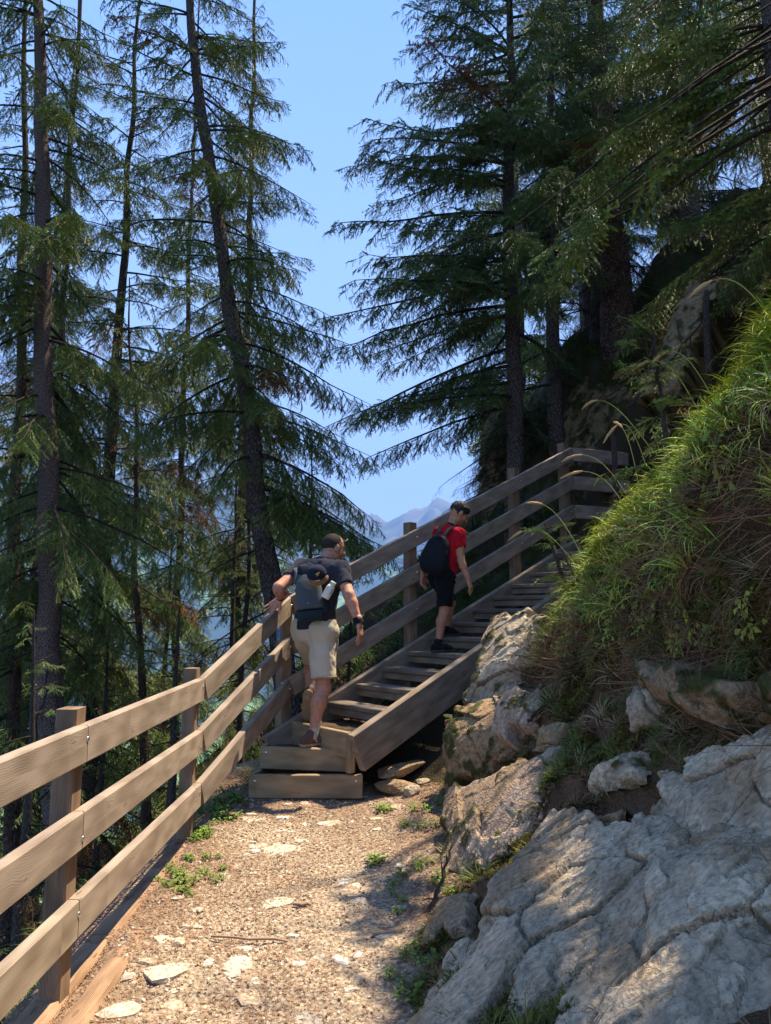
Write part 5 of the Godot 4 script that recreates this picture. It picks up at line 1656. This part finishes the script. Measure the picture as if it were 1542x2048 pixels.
	shoe(feet, j.rheel, j.rtoe, j.rank, Vector3.UP, 0.95, blk, mat(lin(0.05, 0.045, 0.04), 0.9), mat(lin(0.035, 0.035, 0.035), 0.8))
	shoe(feet, j.lheel, j.ltoe, j.lank, Vector3.UP, 0.95, blk, mat(lin(0.05, 0.045, 0.04), 0.9), mat(lin(0.035, 0.035, 0.035), 0.8))
	# hair: a thick dark mop
	F = Field.new(j.head - Vector3.ONE * 0.16, j.head + Vector3.ONE * 0.16, 0.0055)
	F.ball(j.head + hb * Vector3(0, 0.034, -0.008), hb, Vector3(0.083, 0.094, 0.098), 0.02)
	F.ball(j.head + hb * Vector3(0, 0.070, 0.040), hb, Vector3(0.068, 0.036, 0.050), 0.03)
	F.cut(j.head + hb * Vector3(0, -0.05, -0.03), hb * Vector3(0, -1.0, 0.75).normalized())
	F.cut(j.head + hb * Vector3(0, 0.05, 0.105), hb * Vector3(0, -0.6, 1.0).normalized())
	F.rumple(53, 26.0, 0.008, Vector3(1, 0.5, 1))
	put.call(mesh_of(F), "hair", mat(lin(0.012, 0.010, 0.009), 0.6), o)
	for q in [-1.0, 1.0]:
		put.call(dot_mesh(j.head + hb * Vector3(q * 0.030, 0.004, 0.074), 0.011), "eye", mat(lin(0.2, 0.18, 0.16), 0.3), o)
	# dark collar
	ring_band(shirt, "collar", j.neck + Vector3(0.008, 0.008, 0), Vector3(0.5, 1, -0.1).normalized(), 0.056, 0.018, cloth(lin(0.03, 0.012, 0.02), 926))
	# backpack
	var black := cloth(lin(0.012, 0.013, 0.017), 927, 0.7)
	var pk := thing("backpack", "black drawstring backpack on the boy's back", "backpack", Vector3(0.440, 1.955, -7.005))
	pk.rotation = Vector3(0.0, -0.62, -0.24)
	node(loft(smooth_sections([[0.0, 0.06, 0.03, 0.0], [0.015, 0.115, 0.065, 0.0], [0.08, 0.145, 0.090, 0.004], [0.18, 0.140, 0.085, 0.004], [0.28, 0.115, 0.066, 0.0], [0.345, 0.075, 0.045, 0.0], [0.37, 0.035, 0.025, 0.0]], 40), 0.72, 34, 0.07, 13), "main_bag", black, pk)
	var cord := MB.new()
	cord.tube([Vector3(-0.05, 0.36, 0.03), Vector3(0.0, 0.345, 0.05), Vector3(0.05, 0.36, 0.03)], [0.006, 0.006, 0.006], 6)
	node(cord.mesh(), "drawstring", black, pk)
	var inv := pk.transform.affine_inverse()
	var strap_m := cloth(lin(0.018, 0.018, 0.024), 928)
	for e in [[j.rsh.lerp(j.neck, 0.30), 1.0], [j.lsh.lerp(j.neck, 0.30), -1.0]]:
		var top: Vector3 = inv * (e[0] + Vector3(0.0, 0.072, 0.0))
		var frt: Vector3 = inv * (e[0] + Vector3(0.115, -0.03, 0.03 * e[1]))
		node(strap([Vector3(0.03 * e[1], 0.35, 0.0), Vector3(0.03 * e[1], 0.35, 0.0).lerp(top, 0.5) + Vector3(0, 0.02, 0.02), top, frt], [Vector3(0, 0.5, 1), Vector3(0, 0.8, 0.6), Vector3(0, 1, 0), Vector3(1, 0.6, 0)], 0.034, 0.005), "shoulder_strap", strap_m, pk)
	var wl: Vector3 = inv * (j.waist + Vector3(0.10, 0.03, 0.085))
	node(strap([Vector3(0.12, 0.06, 0.0), Vector3(0.12, 0.06, 0.0).lerp(wl, 0.5), wl], [Vector3(0.3, 0, 1), Vector3(0.3, 0, 1), Vector3(0.3, 0, 1)], 0.02, 0.004), "lower_strap", strap_m, pk)
# ------------------------------------------------------------------ grass, moss, roots and small plants
func tuft(s: int, blades: int, len0: float, wide: float, curl: float, spread: float) -> ArrayMesh:
	var r := RandomNumberGenerator.new(); r.seed = s
	var b := MB.new()
	for k in blades:
		var an := r.randf() * TAU
		var out := Vector3(cos(an), 0, sin(an))
		var side := Vector3(-sin(an), 0, cos(an))
		var l := len0 * r.randf_range(0.55, 1.15)
		var up := r.randf_range(0.7, 1.3)
		var cu := curl * r.randf_range(0.5, 1.5)
		var p := out * spread * r.randf()
		var dir := (Vector3(0, up, 0) + out * r.randf_range(0.15, 0.8)).normalized()
		var n := 6
		var g := r.randf_range(0.7, 1.25)
		var c := Color(1.0 * g, 1.0 * g, 1.0 * g)
		if r.randf() < 0.12: c = Color(2.2, 1.25, 1.2) * g
		var last := -1
		for q in n + 1:
			var t := float(q) / n
			var w := wide * (1.0 - t * t) * 0.5 + 0.0002
			var sd := (side + Vector3(0, 0.25 * sin(k * 1.3), 0)).normalized()
			var i := b.vert(p - sd * w, Vector2.ZERO, c)
			b.vert(p + sd * w, Vector2.ZERO, c)
			if last >= 0: b.quad(last, last + 1, i + 1, i)
			last = i
			dir = (dir + (out * 0.5 + Vector3(0, -1, 0)) * cu * (0.4 + t) * 0.33).normalized()
			p += dir * l / n
	return b.mesh(true)

func leaf_cluster(s: int, leaves: int, size: float, stemh: float) -> ArrayMesh:
	var r := RandomNumberGenerator.new(); r.seed = s
	var b := MB.new()
	for k in leaves:
		var an := r.randf() * TAU
		var out := Vector3(cos(an), 0, sin(an))
		var side := Vector3(-sin(an), 0, cos(an))
		var h := stemh * r.randf_range(0.3, 1.0)
		var a := out * r.randf_range(0.2, 1.0) * size + Vector3(0, h, 0)
		var l := size * r.randf_range(0.6, 1.2)
		var dir := (out + Vector3(0, r.randf_range(-0.2, 0.6), 0)).normalized()
		var g := Color.WHITE * r.randf_range(0.75, 1.25)
		var w := l * 0.3
		var m1 := a + dir * l * 0.45
		var i0 := b.vert(a, Vector2.ZERO, g); var i1 := b.vert(m1 + side * w + Vector3(0, 0.1 * l, 0), Vector2.ZERO, g)
		var i2 := b.vert(a + dir * l + Vector3(0, -0.15 * l, 0), Vector2.ZERO, g); var i3 := b.vert(m1 - side * w + Vector3(0, 0.1 * l, 0), Vector2.ZERO, g)
		var i4 := b.vert(m1, Vector2.ZERO, g)
		b.tri(i0, i1, i4); b.tri(i1, i2, i4); b.tri(i2, i3, i4); b.tri(i3, i0, i4)
		var st_ := Vector3(0, 0, 0)
		b.tri(b.vert(st_ - side * 0.002, Vector2.ZERO, g * 0.8), b.vert(st_ + side * 0.002, Vector2.ZERO, g * 0.8), b.vert(a, Vector2.ZERO, g * 0.8))
	return b.mesh(true)

func on_bank(d: float, t: float, lean: float, sc: Vector3, yaw: float) -> Transform3D:
	var p := bank_point(d, t)
	var n := bank_normal(d, t)
	if n.x > 0: n = -n
	var up := (Vector3.UP * (1.0 - lean) + n * lean).normalized()
	var x := up.cross(Vector3.FORWARD).normalized()
	var bs := Basis(x, up, x.cross(up)).rotated(up, yaw).scaled_local(sc)
	return Transform3D(bs, p - up * 0.01)

func plants() -> void:
	var r := RandomNumberGenerator.new(); r.seed = 91
	var T := [tuft(1, 20, 0.24, 0.009, 0.8, 0.06), tuft(2, 16, 0.32, 0.0075, 1.1, 0.07), tuft(3, 24, 0.15, 0.0085, 0.6, 0.06)]
	var gn := nz(801, 1.4, 3)
	# long grass hanging over the crest of the bank
	var xf := [[], [], []]; var cl := [[], [], []]
	for k in 4200:
		var d := r.randf_range(2.2, 6.5)
		var t := r.randfn(4.65, 0.55)
		if t < 3.6 or t > 7.0: continue
		if gn.get_noise_2d(d * 3.5, t * 2.0) < -0.12: continue
		if t < 4.0 and r.randf() < 0.55: continue
		var vi := r.randi_range(0, 2)
		var s := r.randf_range(0.42, 1.05) * (0.85 if d > 4.8 else 1.0)
		xf[vi].append(on_bank(d, t, r.randf_range(0.25, 0.75), Vector3(s, s, s), r.randf() * TAU))
		var g := r.randf_range(0.75, 1.3)
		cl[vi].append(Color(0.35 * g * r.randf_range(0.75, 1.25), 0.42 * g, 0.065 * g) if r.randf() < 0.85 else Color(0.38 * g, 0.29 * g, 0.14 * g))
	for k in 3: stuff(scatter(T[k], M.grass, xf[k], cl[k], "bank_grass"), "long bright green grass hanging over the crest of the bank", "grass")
	# leafy weeds between the tufts
	var WL := leaf_cluster(35, 12, 0.035, 0.06)
	var wx := []; var wc := []
	for k in 900:
		var d := r.randf_range(2.2, 6.4)
		var t := r.randf_range(3.2, 5.4)
		if gn.get_noise_2d(d * 3.0 + 70.0, t * 2.0) < 0.05: continue
		wx.append(on_bank(d, t, r.randf_range(0.5, 0.95), Vector3.ONE * r.randf_range(0.6, 1.5), r.randf() * TAU))
		var g := r.randf_range(0.6, 1.2)
		wc.append(Color(0.20 * g * r.randf_range(0.8, 1.4), 0.27 * g, 0.05 * g))
	stuff(scatter(WL, M.grass, wx, wc, "bank_weeds"), "small leafy weeds among the grass on the bank", "weeds")
	# shorter grass and dry grass down the face, and along its foot
	xf = [[], [], []]; cl = [[], [], []]
	for k in 3400:
		var d := r.randf_range(1.9, 6.4)
		var t := r.randf_range(0.1, 4.4)
		var m := gn.get_noise_2d(d * 2.3 + 50.0, t * 1.3)
		if m < 0.02: continue
		if d < 3.9 and t < 2.4 and r.randf() < 0.8: continue
		var vi := 2 if r.randf() < 0.75 else 0
		var s := r.randf_range(0.3, 0.75)
		xf[vi].append(on_bank(d, t, r.randf_range(0.3, 0.9), Vector3(s, s, s), r.randf() * TAU))
		var g := r.randf_range(0.6, 1.2)
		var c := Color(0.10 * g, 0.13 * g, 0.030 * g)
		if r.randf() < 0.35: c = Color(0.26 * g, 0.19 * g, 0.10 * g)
		cl[vi].append(c)
	for k in 3:
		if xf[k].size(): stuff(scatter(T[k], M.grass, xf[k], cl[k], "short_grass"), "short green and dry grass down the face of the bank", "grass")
	# dry hanging roots and grass under the crest
	xf = [[], []]; cl = [[], []]
	var RT := [tuft(11, 18, 0.5, 0.004, 1.5, 0.08), tuft(12, 14, 0.38, 0.005, 0.5, 0.10)]
	for k in 420:
		var d := r.randf_range(2.2, 5.6)
		var t := r.randf_range(2.8, 4.0)
		if gn.get_noise_2d(d * 3.0, t * 2.0 + 20.0) < 0.0: continue
		var b := on_bank(d, t, r.randf_range(0.75, 1.0), Vector3.ONE * r.randf_range(0.5, 1.0), r.randf() * TAU)
		b.basis = b.basis.rotated(Vector3(0, 0, 1), r.randf_range(0.2, 0.9))
		xf[k % 2].append(b)
		cl[k % 2].append(Color(0.19, 0.115, 0.06) * r.randf_range(0.45, 1.4))
	for k in 2: stuff(scatter(RT[k], M.dry, xf[k], cl[k], "hanging_roots"), "brown roots and dry grass hanging under the crest of the bank", "roots")
	# moss: small fuzzy sprigs
	var ms := tuft(21, 12, 0.03, 0.006, 0.4, 0.022)
	var mx := []; var mc := []
	for k in 52000:
		var d := r.randf_range(1.6, 6.6)
		var t := r.randf_range(0.0, 5.0)
		var p := bank_raw(d, t)
		var m := gn.get_noise_3dv(p * 1.3 + Vector3(9, 0, 0))
		if m < -0.05 + 0.1 * r.randf(): continue
		mx.append(on_bank(d, t, 0.9, Vector3.ONE * r.randf_range(0.7, 1.6), r.randf() * TAU))
		var g := r.randf_range(0.55, 1.3)
		mc.append(Color(0.105 * g * r.randf_range(0.8, 1.4), 0.10 * g, 0.018 * g) if m > 0.08 else Color(0.15 * g, 0.085 * g, 0.045 * g))
	stuff(scatter(ms, M.moss, mx, mc, "moss"), "olive moss and brown litter covering the bank between the rocks", "moss")
	# undergrowth on the valley slope and the spur
	xf = [[], [], []]; cl = [[], [], []]
	for k in 12000:
		var d := r.randf_range(1.5, 15.0)
		var x := r.randf_range(-7.0, 6.5)
		var e := edge_at(x, d)
		if e.x < 0.02 and e.z < 4.2: continue
		if gn.get_noise_2d(x * 0.6, d * 0.6) < -0.1: continue
		var vi := r.randi_range(0, 2)
		var s := r.randf_range(0.6, 1.5)
		xf[vi].append(Transform3D(Basis.from_euler(Vector3(r.randf_range(-0.3, 0.3), r.randf() * TAU, r.randf_range(0.0, 0.5))).scaled(Vector3.ONE * s), Vector3(x, slope_y(x, d) - 0.02, -d)))
		var g := r.randf_range(0.6, 1.3)
		cl[vi].append(Color(0.075 * g, 0.125 * g, 0.03 * g) if r.randf() < 0.8 else Color(0.2, 0.14, 0.08) * g)
	for k in 3: stuff(scatter(T[k], M.grass, xf[k], cl[k], "undergrowth"), "grass and low growth on the wooded slope below the fence", "undergrowth")
	# grass edge on the left of the steps and in front of them
	var LC := [leaf_cluster(31, 26, 0.022, 0.03), leaf_cluster(32, 16, 0.032, 0.05), leaf_cluster(33, 22, 0.03, 0.05)]
	var spots := [[-1.10, 4.38, 0.24, 34, "patch of low green weeds at the path's edge below the fence", 0], [-1.20, 5.1, 0.10, 30, "small dark weeds beside the path near the second post", 0], [-1.18, 5.6, 0.22, 50, "dark green weeds left of the bottom step", 1], [-0.02, 5.55, 0.04, 4, "little green sprout on the path by the stairs' foot", 2], [-0.04, 4.55, 0.04, 4, "little green rosette alone on the path", 2], [0.14, 3.28, 0.16, 18, "bright leafy weeds where the path meets the foreground slab", 1], [0.18, 4.1, 0.22, 12, "sparse weeds along the shaded right edge of the path", 2], [0.28, 5.2, 0.22, 12, "sparse weeds in front of the mossy boulder", 2], [0.10, 2.72, 0.07, 8, "grassy sprouts at the bottom edge by the foreground slab", 1]]
	for e in spots:
		var ax := []; var ac := []
		for k in e[3]:
			var an := r.randf() * TAU; var rad: float = e[2] * sqrt(r.randf())
			var x: float = e[0] + cos(an) * rad * 0.8; var d: float = e[1] + sin(an) * rad * 1.5
			ax.append(Transform3D(Basis.from_euler(Vector3(0, r.randf() * TAU, 0)).scaled(Vector3.ONE * r.randf_range(0.6, 1.2)), Vector3(x, path_y(x, d) + 0.10 * smoothstep(0.0, 0.5, x - 0.1 * sin(d)) - 0.003, -d)))
			var g := r.randf_range(0.7, 1.2)
			ac.append(Color(0.13 * g, 0.20 * g, 0.035 * g))
		stuff(scatter(LC[e[5]], M.grass, ax, ac, "weed_patch"), e[4], "weeds")
	# a small spruce growing out of the crest
	spruce("spruce_sapling", "small sunlit spruce sapling growing in the long grass on the bank", {at = Vector3(1.66, 2.30, -4.25), ground = false, h = 0.95, r = 0.012, lean = Vector3(-0.08, 0, 0), seed = 201, live = 0.05, low = 0.15, reach = 0.55, density = 1.6, size = 0.8, green = Color(0.17, 0.19, 0.045), droop = 0.12, whorls = 3.2, hang = 0.2, near = true, category = "sapling"})
	spruce("spruce_sapling", "little spruce seedling in the grass beside the stairs' top", {at = Vector3(1.28, 1.78, -5.3), ground = false, h = 0.45, r = 0.008, lean = Vector3(-0.3, 0, 0), seed = 202, live = 0.02, low = 0.08, reach = 0.25, density = 2.0, size = 0.7, green = Color(0.15, 0.18, 0.05), droop = 0.05, whorls = 4.0, hang = 0.1, near = true, category = "sapling"})
	# flowering grass stalks
	var stalks := [
		[Vector3(1.62, 2.55, -4.4), Vector3(1.36, 2.86, -4.5), Vector3(1.22, 2.90, -4.5), "flowering grass stalk bending left, highest of the lower group"],
		[Vector3(1.55, 2.25, -4.6), Vector3(1.36, 2.54, -4.7), Vector3(1.14, 2.62, -4.75), "flowering grass stalk pointing left just above the stair rail's corner"],
		[Vector3(1.52, 2.2, -4.6), Vector3(1.38, 2.42, -4.7), Vector3(1.13, 2.51, -4.75), "flowering grass stalk second from the top beside the stair rail"],
		[Vector3(1.32, 1.98, -5.0), Vector3(1.16, 2.22, -5.1), Vector3(0.97, 2.40, -5.1), "flowering grass stalk arching over the stairs' middle rail"],
		[Vector3(1.28, 1.95, -5.1), Vector3(1.08, 2.12, -5.2), Vector3(0.86, 2.15, -5.25), "lowest flowering grass stalk arching left over the stairs"],
		[Vector3(1.56, 2.3, -4.5), Vector3(1.54, 2.62, -4.6), Vector3(1.46, 2.86, -4.65), "upright flowering grass stalk among the seed heads"],
		[Vector3(1.76, 2.75, -4.1), Vector3(1.62, 2.98, -4.15), Vector3(1.44, 3.05, -4.2), "flowering grass stalk above the sapling, bending left"],
		[Vector3(1.80, 2.8, -4.0), Vector3(1.68, 3.02, -4.1), Vector3(1.52, 3.06, -4.1), "flowering grass stalk above the sapling with a drooping tip"],
		[Vector3(1.60, 2.5, -4.5), Vector3(1.50, 2.74, -4.5), Vector3(1.36, 2.70, -4.55), "short flowering grass stalk with a nodding head by the sapling"],
		[Vector3(1.98, 3.15, -3.7), Vector3(1.82, 3.30, -3.75), Vector3(1.62, 3.32, -3.8), "topmost flowering grass stalk near the right edge"]]
	for e in stalks:
		var o := thing("grass_stalk", e[3], "grass stalk", e[0], "flowering grass stalks on the bank")
		var pts := []; var rad := []; var hp := []; var hr := []
		for k in 11:
			var t := k / 10.0
			var p: Vector3 = e[0].lerp(e[1], t).lerp(e[1].lerp(e[2], t), t) - e[0]
			p.y += 0.10 * sin(t * PI) - 0.05 * t * t
			pts.append(p); rad.append(0.0028 - 0.0012 * t)
			if t >= 0.69: hp.append(p); hr.append(0.0085 * sin(lerpf(0.25, PI, (t - 0.7) / 0.3)) + 0.002)
		var b := MB.new(); b.tube(pts, rad, 5, Color(0.30, 0.30, 0.09))
		node(b.mesh(true), "stem", M.grass, o)
		b = MB.new(); b.tube(hp, hr, 6, Color(0.42, 0.26, 0.13))
		var hn := nz(33, 80.0, 2)
		for k in b.v.size(): b.v[k] += Vector3(hn.get_noise_3dv(b.v[k]), hn.get_noise_3dv(b.v[k] + Vector3(5, 0, 0)), hn.get_noise_3dv(b.v[k] + Vector3(0, 5, 0))) * 0.006
		node(b.mesh(true), "seed_head", M.grass, o)
	# leafy shoot on the bank's face
	var lf := thing("leafy_shoot", "yellow green leafy shoot with a reddish tip on the bank below the grass", "plant", Vector3(1.36, 1.42, -4.55))
	var sb := MB.new()
	sb.tube([Vector3(0.06, -0.05, -0.05), Vector3(0.0, 0.02, 0.0), Vector3(-0.05, 0.10, 0.05)], [0.004, 0.003, 0.002], 5, Color(0.22, 0.2, 0.08))
	node(sb.mesh(true), "stem", M.grass, lf)
	for k in 6:
		var lb := MB.new()
		var an := -0.5 + k * 0.75
		var dir := Vector3(cos(an), 0.1, sin(an)); var sd := Vector3(-sin(an), 0.2, cos(an))
		var l := 0.075
		var c := Color(0.24, 0.32, 0.04) if k != 3 else Color(0.40, 0.14, 0.05)
		for q in 5:
			var t := q / 4.0
			var w := 0.02 * sin(lerpf(0.2, PI, t)) + 0.001
			lb.vert(dir * l * t + Vector3(0, -0.03 * t * t, 0) - sd * w, Vector2.ZERO, c); lb.vert(dir * l * t + Vector3(0, -0.03 * t * t, 0) + sd * w, Vector2.ZERO, c)
			if q > 0: lb.quad(q * 2 - 2, q * 2 - 1, q * 2 + 1, q * 2)
		var leaf := node(lb.mesh(true), "leaf", M.grass, lf)
		leaf.position = Vector3(-0.05, 0.10, 0.05) + Vector3(0, -0.012 * k, 0)
	# fallen dead wood and hanging roots
	var dead := [
		[[Vector3(2.75, 3.9, -8.3), Vector3(3.2, 4.4, -8.1), Vector3(3.72, 5.05, -7.9)], 0.022, "grey dead pole leaning on the shaded hillside behind the grass"],
		[[Vector3(2.55, 4.1, -8.6), Vector3(3.0, 4.35, -8.2), Vector3(3.4, 4.42, -8.0), Vector3(3.75, 4.3, -7.9)], 0.012, "thin dead branch crossing the leaning pole"],
		[[Vector3(3.3, 4.9, -8.1), Vector3(3.32, 4.55, -8.0), Vector3(3.45, 4.0, -7.9)], 0.010, "thin upright dead twig beside the leaning pole"],
		[[Vector3(0.88, 0.93, -4.75), Vector3(1.0, 1.05, -4.72), Vector3(1.12, 1.16, -4.6)], 0.012, "broken grey stick lying in the moss above the streaked slab"],
		[[Vector3(1.10, 0.98, -4.42), Vector3(1.17, 1.12, -4.42), Vector3(1.20, 1.25, -4.35)], 0.011, "brown stick standing in the moss left of the upright block"],
		[[Vector3(1.41, 1.75, -3.72), Vector3(1.40, 1.5, -3.62), Vector3(1.44, 1.3, -3.55), Vector3(1.43, 1.12, -3.52)], 0.006, "long thin root hanging down over the tan ledge"],
		[[Vector3(1.56, 1.55, -3.0), Vector3(1.52, 1.35, -3.02), Vector3(1.44, 1.22, -3.10)], 0.007, "short root crossing the tan ledge at the right edge"],
		[[Vector3(1.20, 2.02, -5.05), Vector3(1.26, 1.82, -4.95), Vector3(1.40, 1.62, -4.75)], 0.008, "forked pale twig lying in the grass beside the stairs"],
		[[Vector3(1.45, 1.72, -4.1), Vector3(1.55, 1.85, -3.7), Vector3(1.62, 2.05, -3.3)], 0.012, "bare branch lying along the bank below the sapling"],
		[[Vector3(1.44, 2.05, -4.0), Vector3(1.50, 2.02, -3.7), Vector3(1.60, 2.25, -3.3)], 0.010, "bare branch above another one below the sapling"],
		[[Vector3(0.17, 0.14, -3.72), Vector3(0.28, 0.28, -3.92), Vector3(0.36, 0.40, -4.15)], 0.013, "mossy stick along the path's edge by the purplish boulder"]]
	for e in dead:
		var b := MB.new()
		var ps: Array = e[0]
		var pts := []; var rad := []
		for k in 15:
			var t := k / 14.0 * (ps.size() - 1)
			var i := mini(int(t), ps.size() - 2)
			pts.append(ps[i].lerp(ps[i + 1], t - i) - ps[0] + Vector3(sin(k * 1.9), cos(k * 2.7), sin(k * 1.1)) * e[1] * 0.5)
			rad.append(e[1] * (1.0 - 0.6 * k / 14.0))
		b.tube(pts, rad, 6, Color(1.5, 1.25, 1.05))
		for q in 3:
			var a: Vector3 = pts[4 + q * 3]
			var dv: Vector3 = Vector3(r.randf_range(-1, 1), r.randf_range(-0.5, 1), r.randf_range(-1, 1)).normalized() * e[1] * 9.0
			b.tube([a, a + dv * 0.5 + Vector3(0, 0.01, 0), a + dv], [e[1] * 0.4, e[1] * 0.3, e[1] * 0.12], 5, Color(1.4, 1.2, 1.0))
		var o := node(b.mesh(true), "dead_branch", M.bark)
		o.position = ps[0]
		tag(o, e[2], "dead branch")
	# short grey stake beyond the stairs' top
	var sk := MB.new()
	sk.tube([Vector3(0, -0.4, 0), Vector3(0.01, 0.3, 0), Vector3(0.0, 0.62, 0.0), Vector3(-0.01, 0.68, 0)], [0.035, 0.034, 0.032, 0.012], 9, Color(2.2, 2.1, 1.95))
	var so := node(sk.mesh(true), "stake", M.bark)
	so.position = Vector3(2.72, 3.05, -8.7)
	tag(so, "short weathered grey stake behind the grass at the stairs' top", "stake")
	var sk2 := MB.new()
	sk2.tube([Vector3(0, -0.4, 0), Vector3(0.01, 0.3, 0), Vector3(0.03, 0.55, 0.0)], [0.04, 0.038, 0.03], 9, Color(2.0, 1.9, 1.75))
	so = node(sk2.mesh(true), "stake", M.bark)
	so.position = Vector3(3.55, 4.6, -7.9)
	tag(so, "grey broken stake on the hillside beside the high grass", "stake")
